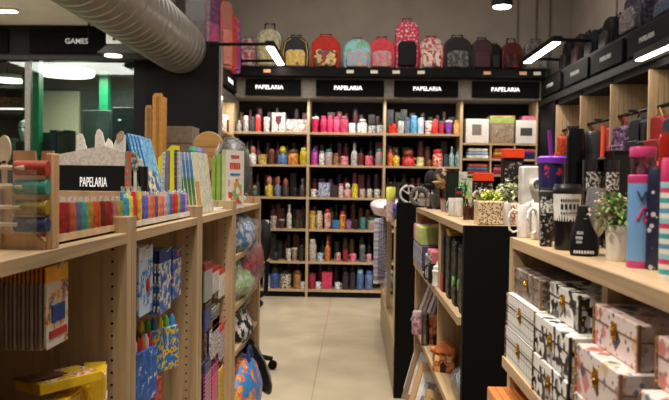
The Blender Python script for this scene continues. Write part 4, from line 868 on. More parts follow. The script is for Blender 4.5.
# yellow folder
y = 2.52; po = [(158, 190), (158, 158), (172, 145), (179, 146), (178, 190)]
cx = at(168, 180, 1, y).x
t = thing('folder', 'bright yellow folder with slanted top behind the planners', 'folder', (cx, y, CZ))
pp = [(at(a, b_, 1, y).x-cx, at(a, b_, 1, y).z-CZ) for a, b_ in po]; pp[0] = (pp[0][0], 0); pp[-1] = (pp[-1][0], 0)
MB().prism(pp, 0, .004).build('front_sheet', plain((238, 220, 40), .4, var=.03), t); MB().prism(pp, .008, .012).build('back_sheet', plain((226, 206, 36), .4, var=.03), t)
for i, (cx, yt, c, nm) in enumerate(((160, 152, (206, 204, 204), 'white'), (164, 150.5, (120, 116, 124), 'grey'), (174, 150, (70, 66, 74), 'charcoal'), (177.5, 152, (196, 190, 190), 'silver'))):
    book('spiral planner with %s cover standing before the yellow folder' % nm, cx+2, 2.38+.03*(i > 1), yt, .010, .022, plain(c, .4), plain([min(255, v+20) for v in c], .4), .03-.02*i, -.02, name='planner', cat='planner', spiral=True)
BKA = art([(70, 120, 176), (90, 140, 80), (60, 110, 160), (120, 150, 70)], 12, 'blobs', .4)
for i in range(5):
    book('slim book with blue top and green foot, %s in the leaning row' % ordn(i), 181.5+3.6*i, 2.62+.015*i, 151.5+.3*i, .011, .16, art([(226, 222, 214), (150, 176, 196), (110, 140, 90)], 12, 'blobs', .4), art([(90, 130, 60), (60, 116, 60), (70, 120, 176), (110, 150, 196)], 3.6, 'stripes', .4, 2), -.11, 0, group='leaning activity books')
    t = [o for o in bpy.data.objects if o.get('label', '').startswith('slim book with blue top and green foot, %s ' % ordn(i))][0]
    MB().box(-.0056, .0056, -.0035, -.0015, .003, .035).build('foot_band', plain((220, 130, 50), .4), t, label='orange foot band')
book('thicker landscape picture book with pale cover ending the leaning row', 200.5, 2.70, 152, .018, .17, art([(214, 206, 190), (170, 180, 150), (190, 190, 180), (226, 220, 206), (120, 150, 100)], 14, 'blobs', .4), art([(190, 150, 90), (214, 206, 180)], 4, 'stripes', .4, 2), -.13, -.06)
for cx, c, nm, yt in ((186, (60, 150, 110), 'green', 146), (192, (110, 110, 170), 'violet', 147)):
    p = at(cx, yt, 1, 2.85); t = thing('rolled_paper', '%s roll of wrapping paper standing behind the leaning row' % nm, 'roll', (p.x, 2.85, CZ), 0, None, (0, .12, 0))
    MB().lathe([(.018, 0), (.018, p.z-CZ)], 16).build('roll', plain(c, .5), t); MB().lathe([(.019, (p.z-CZ)*.94), (.019, (p.z-CZ)*1.0)], 16).build('end_band', plain([min(255, v+40) for v in c], .5), t)
for i in range(3):
    p = at(204+2.5*i, 160, 1, 2.98)
    book('red and pink booklet leaning over behind the books, %s of three' % ordn(i), 200.5+2.2*i, 3.52, 146, .007, .1, A((170, 50, 70), (206, 110, 120), s=18), plain((150, 40, 56), .4), .27, 0, h=.19, group='red booklets', name='booklet')
# green title books
for i, (cx, lab) in enumerate(((213.5, 'rear'), (218.5, 'middle'), (223.8, 'front'))):
    t = book('tall pale green activity book, %s one of three' % lab, cx, 3.26-.02*i, 158-4.2*i,   .022, .15, art([(232, 226, 214), (232, 226, 214), (226, 216, 206)], 10, 'blobs', .4) if i == 2 else plain((150, 190, 90), .4), plain((158, 200, 92) if i < 2 else (206, 222, 170), .4), 0, -.42, group=None)
    if i == 2:
        H = at(cx, 150, 1, 3.2).z-CZ; M = [((.04, .11), (.235, .25), (196, 50, 40)), ((.03, .12), (.185, .215), (206, 60, 44)), ((.035, .115), (.155, .165), (60, 120, 190))]
        for k, (yy, zz, c) in enumerate(M):
            m = MB(); n = 5 if k < 2 else 1
            for q in range(n):
                a = yy[0]+(yy[1]-yy[0])*q/n; b_ = a+(yy[1]-yy[0])/n*.72 if n > 1 else yy[1]
                m.box(.011, .0125, a, b_, zz[0], zz[1])
            m.build('title_marks', plain(c, .4), t)
        MB().box(.011, .0122, .02, .13, .02, .14).build('cover_picture', art([(232, 226, 214), (226, 150, 90), (232, 226, 214), (140, 180, 110), (200, 90, 80)], 38, 'cells', .4), t)
gx = at(231, 200, 1, 3.62); gh = (at(231, 140, 1, 3.62).z-CZ)/2
t = lump('backpack', 'dark grey round backpack in clear plastic behind the green books', 'backpack', (gx.x, 3.62, CZ), (.098, .08, gh), art([(66, 64, 68), (44, 44, 48), (96, 94, 98)], 18, 'blobs', .4), 41, .02, wrap=True)
MB().ball((.01, -.07, gh*.75), (.06, .03, gh*.5), 16).build('front_pocket', C((50, 50, 54), .5), t)
MB().tube([(-.03, 0, gh*1.96), (-.02, 0, gh*2.06), (.02, 0, gh*2.06), (.03, 0, gh*1.96)], .007).build('handle', C((22, 22, 24)), t)
for i in range(3):
    p = at(210+7*i, 208-1.5*i, 2, CZ+.01)
    o = tilted('flat %s pamphlet lying before the green books' % ('grey', 'pale green', 'white')[i], 'pamphlet', (p.x-.01, p.y-.05*i, CZ+.0045*i), (.10, .15, .004), .2*i-.3, A(((110, 120, 126), (150, 190, 120), (222, 220, 214))[i], (216, 214, 206), s=12), (226, 222, 214), cat='pamphlet')
p = at(209, 147, 1, 3.9)
t = thing('wooden_board', 'round wooden board standing behind the books', 'board', (p.x, 3.9, CZ))
zc = p.z-CZ
MB().lathe([(.083, 0), (.086, .004), (.086, .014), (.083, .018)], 28, 0, Matrix.Translation((0, 0, zc)) @ Matrix.Rotation(PI/2, 4, 'X')).build('disc', wood((190, 148, 92), 0), t)
MB().box(-.02, .02, -.016, -.002, 0, zc-.07).build('handle', wood((190, 148, 92), 2), t)

# cardboard behind the counters
for px0, px1, yt, Y, c, lab in ((152.5, 163, 93, 6.4, (186, 130, 62), 'tall golden cardboard box standing against the partition'), (145, 152, 105, 6.45, (160, 116, 72), 'shorter tan cardboard box beside the tall golden one')):
    a, b_ = at(px0, yt, 1, Y), at(px1, yt, 1, Y)
    t = thing('cardboard_box', lab, 'box', ((a.x+b_.x)/2, Y, 0)); w = (b_.x-a.x)/2
    MB().box(-w, w, 0, .14, 0, a.z-.03).build('body', plain(c, .7, var=.06), t, bevel=.003)
    MB().prism([(-w, a.z-.03), (w, a.z-.03), (w*.8, a.z), (-w*.6, a.z)], .0, .006).build('flap', plain([v*1.05 for v in c], .7), t)
    MB().box(-w*.3, w*.3, -.001, .0, .2, a.z-.03).build('tape', plain([v*.85 for v in c], .3), t)
a, b_ = at(164, 126, 1, 6.6), at(192, 151, 1, 6.6)
t = thing('cardboard_box', 'grey brown carton on the low cabinet beside the partition', 'box', ((a.x+b_.x)/2, 6.6, b_.z-.2)); w = (b_.x-a.x)/2; h = a.z-b_.z+.2
MB().box(-w, w, 0, .3, 0, h).build('body', plain((128, 112, 98), .7), t, bevel=.003)
MB().box(-w, w, -.003, 0, h*.62, h*.64).build('flap_seam', plain((80, 70, 62), .7), t)
t = thing('cabinet', 'low dark cabinet holding the grey brown carton', 'cabinet', ((a.x+b_.x)/2, 6.55, 0))
MB().box(-.28, .28, 0, .45, .05, b_.z-.2).build('body', plain((40, 37, 35), .5), t, bevel=.004)
for s in (-1, 1): 
    d = MB().box(s*.14-.135, s*.14+.135, -.018, 0, .08, b_.z-.24).build('door', plain((46, 42, 40), .5), t, bevel=.003)
    MB().tube([(s*.03, -.03, .9), (s*.03, -.03, 1.05)], .006).build('handle', STEEL, d)
MB().box(-.26, .26, .03, .42, 0, .05).build('plinth', BLACK, t)
# office chair past the end of the units
cp = at(257, 356, 2, .03)
cx, cy = -.955, 5.55
t = thing('office_chair', 'black swivel chair partly hidden past the end of the oak units', 'chair', (cx, cy, 0), -1.25)
MB().ball((0, .25, 1.02), (.22, .05, .17), 18).build('backrest', plain((18, 18, 19), .6), t)
MB().ball((0, 0, .52), (.25, .25, .06), 18).build('seat', plain((20, 20, 21), .6), t)
MB().tube([(0, 0, .1), (0, 0, .48)], .03).build('column', BLACKM, t)
MB().tube([(0, .1, .5), (0, .27, .6), (0, .28, .85)], .02).build('back_support', BLACKM, t)
for i in range(5):
    a = 2*PI*i/5+1.2
    L_ = MB().tube([(0, 0, .13), (.33*math.cos(a), .33*math.sin(a), .085)], [.03, .018]).build('leg', BLACKM, t)
    MB().lathe([(.034, -.02), (.036, -.01), (.036, .01), (.034, .02)], 14, 0, Matrix.Translation((.33*math.cos(a), .33*math.sin(a), .037)) @ Matrix.Rotation(a, 4, 'Z') @ Matrix.Rotation(PI/2, 4, 'X')).build('caster', BLACK, L_)
# ================================================================== RIGHT: NEAR COUNTER
RX = .39
gondola('oak counter unit with decorated storage boxes on its shelf', RX, 1.10, .12, 1.747, 1, .03, (1.08, .84), 0, hole_end=False, shelf_x=-.02)
ru = [o for o in bpy.data.objects if o.get('label', '').startswith('oak counter unit with decorated')][0]
MB().box(.035, .69, 1.053, 1.079, 1.08, CZ-.026).build('divider', WZ, ru)
def keepsake(label, y0, y1, z0, h, x0, d, mat, edge, studs=GOLD, group='decorated storage boxes'):
    t = thing('storage_box', label, 'box', (x0+d/2, (y0+y1)/2, z0), 0, group)
    w = (y1-y0)/2; D = d/2; zl = h*.62
    MB().box(-D, D, -w, w, 0, zl-.001).build('body', mat, t, bevel=.0015)
    MB().box(-D-.001, D+.001, -w-.001, w+.001, zl, h).build('lid', mat, t, bevel=.002)
    m = MB()
    for sx in (-1, 1):
        for sy in (-1, 1):
            m.box(sx*D-.0025, sx*D+.0025, sy*w-.0025, sy*w+.0025, 0, h)
    m.box(-D-.0015, D+.0015, -w-.0015, w+.0015, zl-.0008, zl+.0008)
    s = MB()
    for sy in (-1, 1):
        for z in (h*.1, h*.36, h*.7, h*.94):
            s.ball((-D-.002, sy*(w-.003), z), .0019, 8); s.ball((-D+.005, sy*(w+.002), z), .0019, 8) if sy < 0 else None
        for k in (.33, .66):
            s.ball((-D+d*k, -w-.002, h*.94), .0018, 8) if sy < 0 else None
    k0 = len(m.v); m.v += s.v; m.f += [tuple(k0+i for i in f) for f in s.f]; m.m += [1]*len(s.f)
    m.build('edge_trim', [edge, studs], t)
    la = MB().box(-D-.003, -D-.001, -.010, .010, zl-h*.24, zl+h*.18).build('latch', GOLD, t, bevel=.002, label='gold latch plate')
    MB().tube([(-D-.004, -.004, zl+h*.08), (-D-.007, 0, zl-.002), (-D-.004, .004, zl+h*.08)], .0014, 8).ball((-D-.004, 0, zl-h*.1), (.0025, .004, .006), 10).build('clasp', GOLD, la)
    return t
GRID = art([(228, 226, 220), (40, 38, 40)], 46, 'grid', .4, t=.075)
SNAKE = art([(120, 104, 96), (86, 72, 66), (150, 136, 126)], 60, 'cells', .45)
SHARD = art([(232, 228, 222), (26, 26, 28), (232, 228, 222), (34, 34, 36), (232, 228, 222), (170, 166, 160), (232, 228, 222)], 62, 'shards', .4)
TERR = art([(226, 208, 202), (66, 70, 80), (176, 110, 90), (110, 132, 146), (222, 190, 180), (84, 90, 98), (206, 128, 116), (214, 180, 140)], 27, 'terrazzo', .4, t=.56)
COPPER = plain((150, 108, 84), .4, .2); BRB = plain((60, 50, 44), .4)
keepsake('white box with thin black grid lines, bottom of the far stack', 1.445, 1.705, 1.08, .079, .376, .24, GRID, BRB)
keepsake('white box with thin black grid lines, second from bottom in far stack', 1.445, 1.705, 1.160, .079, .378, .24, GRID, BRB)
keepsake('brown snakeskin patterned box on top of the grid lined boxes', 1.46, 1.69, 1.240, .062, .392, .22, SNAKE, plain((130, 104, 84), .4))
keepsake('box with black and white shards, bottom of the second stack', 1.205, 1.437, 1.08, .079, .374, .24, SHARD, plain((30, 30, 30), .4))
keepsake('box with black and white shards, middle of the second stack', 1.205, 1.437, 1.160, .079, .376, .24, SHARD, plain((30, 30, 30), .4))
keepsake('box with black and white shards, top of the second stack', 1.24, 1.43, 1.240, .066, .402, .20, SHARD, plain((30, 30, 30), .4))
keepsake('pink terrazzo box with copper edges, bottom of the third stack', .975, 1.165, 1.08, .079, .372, .24, TERR, COPPER)
keepsake('pink terrazzo box with copper edges, middle of the third stack', .975, 1.165, 1.160, .079, .374, .24, TERR, COPPER)
keepsake('pink terrazzo box with copper edges, top of the third stack', .985, 1.165, 1.240, .066, .402, .22, TERR, COPPER)
keepsake('pink terrazzo box, middle of the stack cut by the picture edge', .70, .905, 1.160, .079, .374, .24, TERR, COPPER)
keepsake('pink terrazzo box, bottom of the stack cut by the picture edge', .70, .905, 1.08, .079, .374, .24, TERR, COPPER)
keepsake('pink terrazzo box, top of the stack cut by the picture edge', .72, .92, 1.240, .066, .40, .22, TERR, COPPER)
t = thing('copper_box', 'copper orange grid patterned box on the lower shelf', 'box', (.46, 1.53, .84))
CG = art([(214, 128, 70), (96, 52, 28)], 52, 'grid', .3, t=.09)
MB().box(-.12, .12, -.2, .2, 0, .115).build('body', CG, t, bevel=.003); MB().box(-.122, .122, -.202, .202, .116, .16).build('lid', CG, t, bevel=.003)
MB().ball((-.128, .0, .105), .008, 12).build('knob', GOLD, t)

def spot(cx, by, w, ty, z=CZ):
    """counter spot whose front edge shows at (cx, by): location, radius, height"""
    p = at(cx, by, 2, z); r = w/2*p.y/F; y = p.y+r; r *= y/p.y
    return Vector((at(cx, by, 1, y).x, y, z)), r, (at(cx, ty, 1, y).z-z)
def spot_y(cx, Y, w, ty, z=CZ):
    return Vector((at(cx, ty, 1, Y).x, Y, z)), w/2*Y/F, at(cx, ty, 1, Y).z-z
def wrapmark(t, r, z0, z1, a0, a1, mat, name='printed_band', k=10, label=None):
    """curved label that follows a round body"""
    vs = []; 
    for i in range(k+1):
        a = a0+(a1-a0)*i/k
        vs += [(r*math.sin(a), -r*math.cos(a), z0), (r*math.sin(a), -r*math.cos(a), z1)]
    return MB().add(vs, [(2*i, 2*i+2, 2*i+3, 2*i+1) for i in range(k)]).build(name, mat, t, label=label)
CHALK = art([(24, 23, 23), (24, 23, 23), (214, 212, 208), (30, 29, 29), (200, 198, 194)], 60, 'blobs', .4)
CHALK2 = art([(224, 222, 216), (40, 38, 38), (224, 222, 216), (90, 86, 84)], 55, 'blobs', .4)
# white mugs with big handles
l, r, h = spot(539.5, 240, 17, 203); t = mug('white mug with black printed panel, handle towards the aisle', l, r, h, (230, 226, 220), PI+.75, hk=2.5, ht=.17)
wrapmark(t, r*1.01, h*.12, h*.9, -1.15, .9, CHALK)
l, r, h = spot(524, 238, 14, 205); t = mug('white mug with a red and green picture behind the panel mug', l, r, h, (230, 226, 220), PI+.05, hk=2.2, ht=.16)
wrapmark(t, r*1.01, h*.12, h*.88, -1.1, .4, A((226, 222, 214), (200, 60, 40), (70, 120, 60), (150, 90, 60), s=36))
# printed can
l, r, h = spot(546, 247, 16, 188)
t = bottle('tall black and white printed can tumbler beside the mugs', l, r, h, CHALK, (60, 58, 58), 'tumbler', 'tumbler', 'tumbler')
wrapmark(t, r*.95, h*.58, h*.80, -1.2, 1.2, CHALK2)
# black tumbler with white label
l, r, h = spot(566, 251, 27, 184)
t = thing('tumbler', 'black tumbler with wide white printed label and black lid', 'tumbler', l)
MB().lathe([(r*.80, 0), (r*.84, h*.03), (r*.98, h*.86)], 28).build('body', plain((18, 17, 17), .3), t)
MB().lathe([(r*1.02, h*.86), (r*1.04, h*.88), (r*1.04, h*.93), (r*.99, h*.95), (r*.9, h*1.0), (r*.6, h*1.0)], 28).build('lid', plain((26, 25, 25), .35), t)
m = MB(); k = 20
vs = []
for i in range(k+1):
    a = -1.9+3.8*i/k
    for q, z in ((.895, .44), (.985, .85)): vs.append((r*(q+.012)*math.sin(a), -r*(q+.012)*math.cos(a), h*z))
m.add(vs, [(2*i, 2*i+2, 2*i+3, 2*i+1) for i in range(k)]).build('white_label', plain((222, 218, 210), .45), t, label='white wrap label')
for z0, z1, n_, c in ((.735, .775, 9, (50, 48, 48)), (.62, .70, 5, (40, 38, 38)), (.55, .58, 8, (70, 66, 66))):
    for q in range(n_):
        a0 = -.75+1.5*q/n_; rr = r*(.925+.10*(z0-.44)/.41+.0)+.0012
        wrapmark(t, r*(.907+.09*(z0+.02-.44)/.41)+.001, h*z0, h*z1, a0, a0+1.5/n_*.66, plain(c, .5), 'label_mark', 2)
# pear shaped black flask
l, r, h = spot(584, 257, 27, 206)
t = thing('flask', 'pear shaped matt black flask with small white print', 'flask', l, -.25)
MB().lathe([(r*.95, 0), (r*1.02, h*.06), (r*1.05, h*.25), (r*.92, h*.45), (r*.76, h*.64), (r*.58, h*.82), (r*.54, h*.97), (r*.48, h)], 28, 0, None, (1, 1), 1, .8).build('body', plain((20, 20, 21), .5), t)
MB().lathe([(r*.53, h*.93), (r*.55, h*.95), (r*.55, h*1.0), (r*.4, h*1.01)], 24, 0, None, (1, 1), 1, .8).build('cap', plain((28, 28, 29), .4), t)
for z0, z1, a0, a1 in ((.44, .50, -.62, -.12), (.34, .40, -.66, -.15), (.26, .31, -.6, -.2), (.06, .12, -.8, .7)):
    m = MB(); k = 8
    for q in range(k):
        a = a0+(a1-a0)*q/k; b_ = a+(a1-a0)/k*.6
        R2 = r*1.03+.001 if z0 < .3 else r*(1.06-.55*(z0-.25))+.001
        m.add([(R2*math.sin(a), -R2*math.cos(a)*.82, h*z0), (R2*math.sin(b_), -R2*math.cos(b_)*.82, h*z0), (R2*.98*math.sin(b_), -R2*.98*math.cos(b_)*.82, h*z1), (R2*.98*math.sin(a), -R2*.98*math.cos(a)*.82, h*z1)], [(0, 1, 2, 3)])
    m.build('printed_mark', plain((205, 203, 198), .5), t)
# wine glasses
def wineglass(label, l, r, h):
    t = thing('wine_glass', label, 'glass', l)
    MB().lathe([(r*.9, 0), (r*.88, .003), (r*.2, .008), (r*.12, h*.12), (r*.12, h*.24), (r*.3, h*.28)], 28).build('stem', GLASS, t)
    MB().lathe([(r*.2, h*.26), (r*.7, h*.36), (r*.98, h*.54), (r*.98, h*.74), (r*.84, h*1.0), (r*.81, h*1.0), (r*.94, h*.74), (r*.94, h*.54), (r*.66, h*.38), (r*.1, h*.30)], 28, 0, None, (1, 1)).build('bowl', clear((236, 236, 234), .5, .04, 0, .16), t)
    return t
l, r, h = spot(595, 257, 21, 188); wineglass('clear stemmed wine glass in front of the printed tumblers', l, r, h)
# glass tumblers with prints behind
for cx, w, ty, Y, lab in ((592, 19, 160, 1.50, 'clear glass tumbler with white arched print'), (611, 17, 160, 1.48, 'clear glass tumbler with white crest print')):
    l, r, h = spot_y(cx, Y, w, ty)
    t = thing('glass_tumbler', lab, 'glass', l)
    MB().lathe([(r*.85, 0), (r*.88, .01), (r, h), (r*.95, h), (r*.84, .02), (.001, .015)], 26, 0, None, (1, 0)).build('body', clear((120, 116, 112), .3, .05), t)
    wrapmark(t, r*1.0, h*.66, h*.86, -.9, .9, art([(34, 32, 32), (206, 203, 198), (34, 32, 32), (180, 176, 170)], 75, 'blobs', .4), 'printed_band')
# dark framed box behind
l, r, h = spot_y(624, 1.50, 20, 150)
t = carton('black box with pale scroll print beside the glass tumblers', l, r*2, .07, h, art([(22, 20, 20), (22, 20, 20), (200, 190, 170)], 34, 'blobs', .4), (20, 18, 18))
# potted plant
l, r, h = spot(617, 262, 24, 225)
t = thing('potted_plant', 'small green and pink artificial plant in a white pot', 'plant', l)
MB().lathe([(r*.80, 0), (r*.84, h*.03), (r*.96, h*.84), (r*1.04, h*.85), (r*1.04, h), (r*.94, h), (r*.9, h*.86)], 28).build('pot', plain((226, 222, 214), .4, var=.02), t)
MB().lathe([(r*.9, h*.86), (r*.9, h*.9)], 20).build('soil', plain((50, 40, 32), .9), t)
leafy(330, r*1.5, r*1.2, h*1.15, .0105, 3).build('foliage', plain((120, 152, 78), .6, 0, .35, 40), t, (-.008, 0, h*.84))
leafy(110, r*1.7, r*1.1, h*1.0, .009, 5).build('blossom', plain((196, 168, 150), .6, 0, .2, 40), t, (-.016, 0, h*1.02))
for i in range(5): MB().tube([(0, 0, h*.85), (.008*math.cos(i*1.3), .008*math.sin(i*1.3), h*1.2), (.022*math.cos(i*1.3), .022*math.sin(i*1.3), h*1.55)], .0012, 5).build('stem', plain((70, 100, 50), .6), t)
# blue bottle with V
l, r, h = spot(640, 269, 26, 147)
t = thing('bottle', 'light blue bottle with pink base, pink collar and clear pink cap', 'bottle', l)
MB().lathe([(r*.99, h*.06), (r, h*.07), (r, h*.70)], 32).build('body', plain((112, 156, 206), .35, var=.03), t)
PKM = plain((196, 60, 120), .35, var=.04)
MB().lathe([(r*.98, 0), (r*1.01, h*.01), (r*1.01, h*.06)], 32).build('base_ring', PKM, t, label='pink base ring')
MB().lathe([(r*1.0, h*.70), (r*1.02, h*.71), (r*1.02, h*.76), (r*.9, h*.77)], 32).build('collar', PKM, t, label='pink collar')
MB().lathe([(r*.88, h*.77), (r*.90, h*.92)], 32, 0, None, (0, 0)).build('clear_window', clear((236, 190, 210), .2), t)
MB().lathe([(r*.4, h*.77), (r*.42, h*.82), (r*.2, h*.86), (r*.3, h*.89), (r*.1, h*.92)], 20).build('mouthpiece', plain((214, 190, 196), .4), t)
MB().lathe([(r*.94, h*.915), (r*.96, h*.92), (r*.96, h*.985), (r*.9, h)], 32).build('cap', PKM, t)
text('letter', 'V', h*.125, plain((36, 44, 70), .5), t, (-r*math.sin(.40)*1.01, -r*math.cos(.40)*1.01-.0008, h*.585), (PI/2, 0, -.40), 1.0, .0018)
MB().tube([(r*1.02*math.sin(x_-.5), -r*1.02*math.cos(x_-.5), h*(.42+z_)) for x_, z_ in ((-.22, -.02), (-.05, .0), (.12, .05), (.3, .085), (.42, .07), (.36, .02), (.28, -.02), (.42, -.035), (.6, .0), (.7, .05))], .0022, 6).build('script_mark', PKM, t, label='pink handwritten mark')
# floral bottle, striped bottle
l, r, h = spot(657, 271, 20, 168)
t = bottle('dark navy bottle with pale flowers, leaning behind the striped one', l+Vector((.0, .006, 0)), r, h, art([(30, 34, 60), (196, 186, 190)], 75, 'dots', .4, t=.30), (30, 34, 60), 'straight')
l, r, h = spot(674, 281, 29, 158)
STR = art([(226, 222, 216), (60, 160, 170), (226, 222, 216), (206, 60, 110), (140, 200, 206), (226, 222, 216), (90, 150, 190)], 20, 'stripes', .35, 2)
t = thing('bottle', 'teal, pink and white striped bottle with pink cap', 'bottle', l)
MB().lathe([(r*.97, 0), (r, h*.02), (r, h*.80)], 32).build('body', STR, t)
MB().lathe([(r*.98, h*.80), (r*1.0, h*.81), (r*.98, h*.97), (r*.9, h)], 32).build('cap', plain((206, 50, 110), .35), t, label='hot pink cap')
l, r, h = spot_y(667, 1.22, 19, 133)
bottle('glossy red metallic bottle behind the striped one', l, r, h, plain((150, 26, 24), .15, .3), plain((170, 40, 30), .12, .3), 'flask')
# purple cup with straw
l, r, h = spot_y(552, 1.66, 27, 158)
t = thing('straw_cup', 'dark cup with purple lid, red print and purple straw', 'cup', l)
MB().lathe([(r*.72, 0), (r*.75, h*.02), (r*.97, h*.93)], 26).build('body', art([(36, 36, 74), (44, 40, 90), (206, 50, 56), (36, 36, 74)], 14, 'blobs', .3), t)
MB().lathe([(r*1.0, h*.93), (r*1.06, h*.94), (r*1.06, h*1.0), (r*.9, h*1.02), (r*.2, h*1.02)], 26).build('lid', plain((110, 46, 170), .3), t)
MB().tube([(0, 0, h*.9), (-.008, 0, h*1.34)], .005, 8).build('straw', plain((126, 40, 140), .35), t)
# black flask and grey tumbler
l, r, h = spot_y(576, 1.58, 18, 129)
bottle('tall glossy black steel flask behind the labelled tumbler', l, r, h, plain((12, 13, 16), .12, .2), plain((14, 15, 18), .15, .2), 'straight', 'flask', 'flask')
l, r, h = spot_y(594, 1.60, 24, 132)
t = bottle('dark grey steel tumbler with dome lid behind the printed tumblers', l, r, h, plain((62, 62, 64), .35, .4), plain((56, 56, 58), .3, .3), 'straight', 'tumbler', 'tumbler')
t = thing('straw_cup', 'slim dark cup with bright orange straw in front of the grey tumbler', 'cup', spot_y(602, 1.545, 10, 163)[0])
l, r, h = spot_y(602, 1.545, 10, 163)
MB().lathe([(r*.8, 0), (r, h)], 18).build('body', plain((60, 36, 34), .4), t); MB().lathe([(r*1.05, h), (r*1.05, h*1.05), (r*.3, h*1.08)], 18).build('lid', plain((40, 30, 30), .4), t)
MB().tube([(0, 0, h), (.001, 0, at(602, 126, 1, 1.545).z-CZ)], .0046, 8).build('straw', plain((236, 80, 40), .4), t, label='bright orange straw')
l, r, h = spot_y(606, 1.9, 12, 112)
# white espresso cups stand
l, r, h = spot_y(533, 2.30, 21, 166)
t = thing('cup_stand', 'white stand with a round white cup lying on its front', 'stand', l)
MB().box(-r, r, 0, r*1.6, 0, h).build('body', plain((214, 210, 204), .45), t, bevel=.006)
MB().lathe([(r*.62, 0), (r*.66, .01), (r*.52, .03), (r*.48, .03), (r*.40, .012)], 24, 0, Matrix.Translation((r*.32, 0, h*.68)) @ Matrix.Rotation(PI/2, 4, 'X')).build('round_cup', plain((226, 224, 220), .3), t)
MB().lathe([(r*.3, .013), (r*.3, .02)], 20, 0, Matrix.Translation((r*.32, 0, h*.68)) @ Matrix.Rotation(PI/2, 4, 'X')).build('cup_centre', plain((150, 148, 146), .3), t)
MB().lathe([(r*.62, 0), (r*.66, .01), (r*.52, .03), (r*.48, .03), (r*.40, .012)], 24, 0, Matrix.Translation((-r*.2, 0, h*.28)) @ Matrix.Rotation(PI/2, 4, 'X')).build('round_cup', plain((222, 220, 216), .3), t)
MB().tube([(-r*.2, -.032, h*.12), (-r*.2, -.05, h*.2), (-r*.2, -.05, h*.32), (-r*.2, -.032, h*.42)], .004, 8).build('handle', plain((222, 220, 216), .3), t)

# ================================================================== MIDDLE RIGHT UNIT
MX = .345
mu = gondola('oak gift unit with black end panel in the middle of the row', MX, 1.05, 2.175, 3.85, 1, .03, (1.08, .75), .0005, (BLACK, WZ), hole_end=False, shelf_x=-.012)
MB().box(.0, .6, .62, .65, .75, CZ-.026).build('upright', WZ, mu)
MB().box(-.035, .4, .03, 1.645, .0, .36).build('plinth_step', BLACK, mu)
def bx(label, cx, by, w, ty, front, side, z=CZ, name='box', cat='box', rz=0, Y=None, d=None, lid=None, gr=None):
    l, r, h = spot_y(cx, Y, w, ty, z) if Y else spot(cx, by, w, ty, z)
    if not Y: l.y -= r
    return carton(label, l, r*2, d or r*2, h, front, side, name, cat, gr, rz, lid)
BRD = art([(226, 206, 166), (96, 60, 36)], 150, 'dots', .4, t=.40)
t = bx('cream planter box covered with brown dots', 488.5, 225, 25, 201, BRD, BRD, name='planter_box')
def plant(label, cx, Y, w, ty, zb, c, n, seed, flowers=None, pot=None):
    l, r, h = spot_y(cx, Y, w, ty, zb)
    t = thing('artificial_plant', label, 'plant', l)
    leafy(n, r, r*.8, h, .02, seed).build('foliage', plain(c, .6, 0, .3, 30), t)
    for i in range(6): MB().tube([(0, 0, -.0), (r*.3*math.cos(i), r*.3*math.sin(i), h*.5), (r*.7*math.cos(i), r*.6*math.sin(i), h*.85)], .0015, 5).build('stem', plain([v*.7 for v in c], .6), t)
    if flowers: leafy(n//2, r, r*.8, h*1.05, .014, seed+9).build('blossom', plain(flowers, .6, 0, .15, 30), t)
    if pot: MB().lathe([(r*.5, -pot), (r*.62, 0)], 18).build('pot', plain((206, 200, 190), .5), t)
    return t
Yp = t.location.y
plant('lime green artificial plant sprouting above the dotted planter', 491, Yp+.12, 22, 189, CZ+.05, (206, 236, 90), 230, 1, pot=.05)
plant('pale flowering artificial plant beside the lime one', 509, Yp+.16, 30, 180, CZ+.05, (196, 214, 160), 230, 2, (240, 238, 226), pot=.05)
plant('grey white dried flower bunch left of the lime plant', 481, Yp+.24, 16, 186, CZ+.05, (176, 168, 150), 60, 4, (220, 210, 200), pot=.05)
l, r, h = spot(505, 225, 9, 203); t = mug('white mug with black bird marks beside the dotted planter', l, r*1.2, h, art([(228, 224, 218), (228, 224, 218), (50, 50, 54)], 50, 'blobs', .35), .6)
l, r, h = spot(515, 225, 14, 203); t = mug('mug with orange, green and black floral print', l, r, h, art([(226, 214, 196), (190, 90, 40), (60, 70, 50), (226, 206, 180), (120, 60, 40)], 45, 'blobs', .35), .3)
# sale cards on dark packs
SALE = plain((236, 72, 30), .45, var=.03)
BP = art([(26, 22, 22), (26, 22, 22), (190, 180, 176), (120, 30, 30), (30, 26, 26)], 36, 'blobs', .35)
for cx, w, ty, yc0, yc1, Y, lab in ((484, 19, 181, 173.5, 181.5, 2.72, 'black printed pack topped by a bright orange card, lower one'), (514, 20, 158, 149, 158, 2.42, 'black printed pack topped by a bright orange card, taller one')):
    t = bx(lab, cx, 0, w, ty, BP, (26, 22, 22), Y=Y, d=.05, name='gift_pack')
    l, r, h = spot_y(cx, Y, w, ty)
    MB().box(-r*1.02, r*1.02, -.004, .04, h, h+(yc1-yc0)*Y/F).build('orange_card', SALE, t, bevel=.002, label='bright orange header card')
# brown bottles with yellow caps
for cx, ty, lab in ((466.5, 196, 'slim brown bottle with yellow cap, far one of the pair'), (473.5, 194, 'slim brown bottle with yellow cap, near one of the pair')):
    l, r, h = spot(cx, 220, 7, ty); bottle(lab, l, r, h, plain((70, 36, 22), .15), plain((226, 176, 40), .4), 'neck')
# white mugs on their sides
for cx, w, by, lab, rr in ((452, 8, 216, 'white mug at the counter edge, far one', .5), (458.5, 8, 217, 'white mug at the counter edge, near one', .3)):
    l, r, h = spot(cx, by, w, 198); t = mug(lab, l, r, h, (226, 222, 216), PI+rr)
    wrapmark(t, r*1.01, h*.2, h*.8, .2, 1.2, plain((36, 34, 34), .4), label='black printed patch')
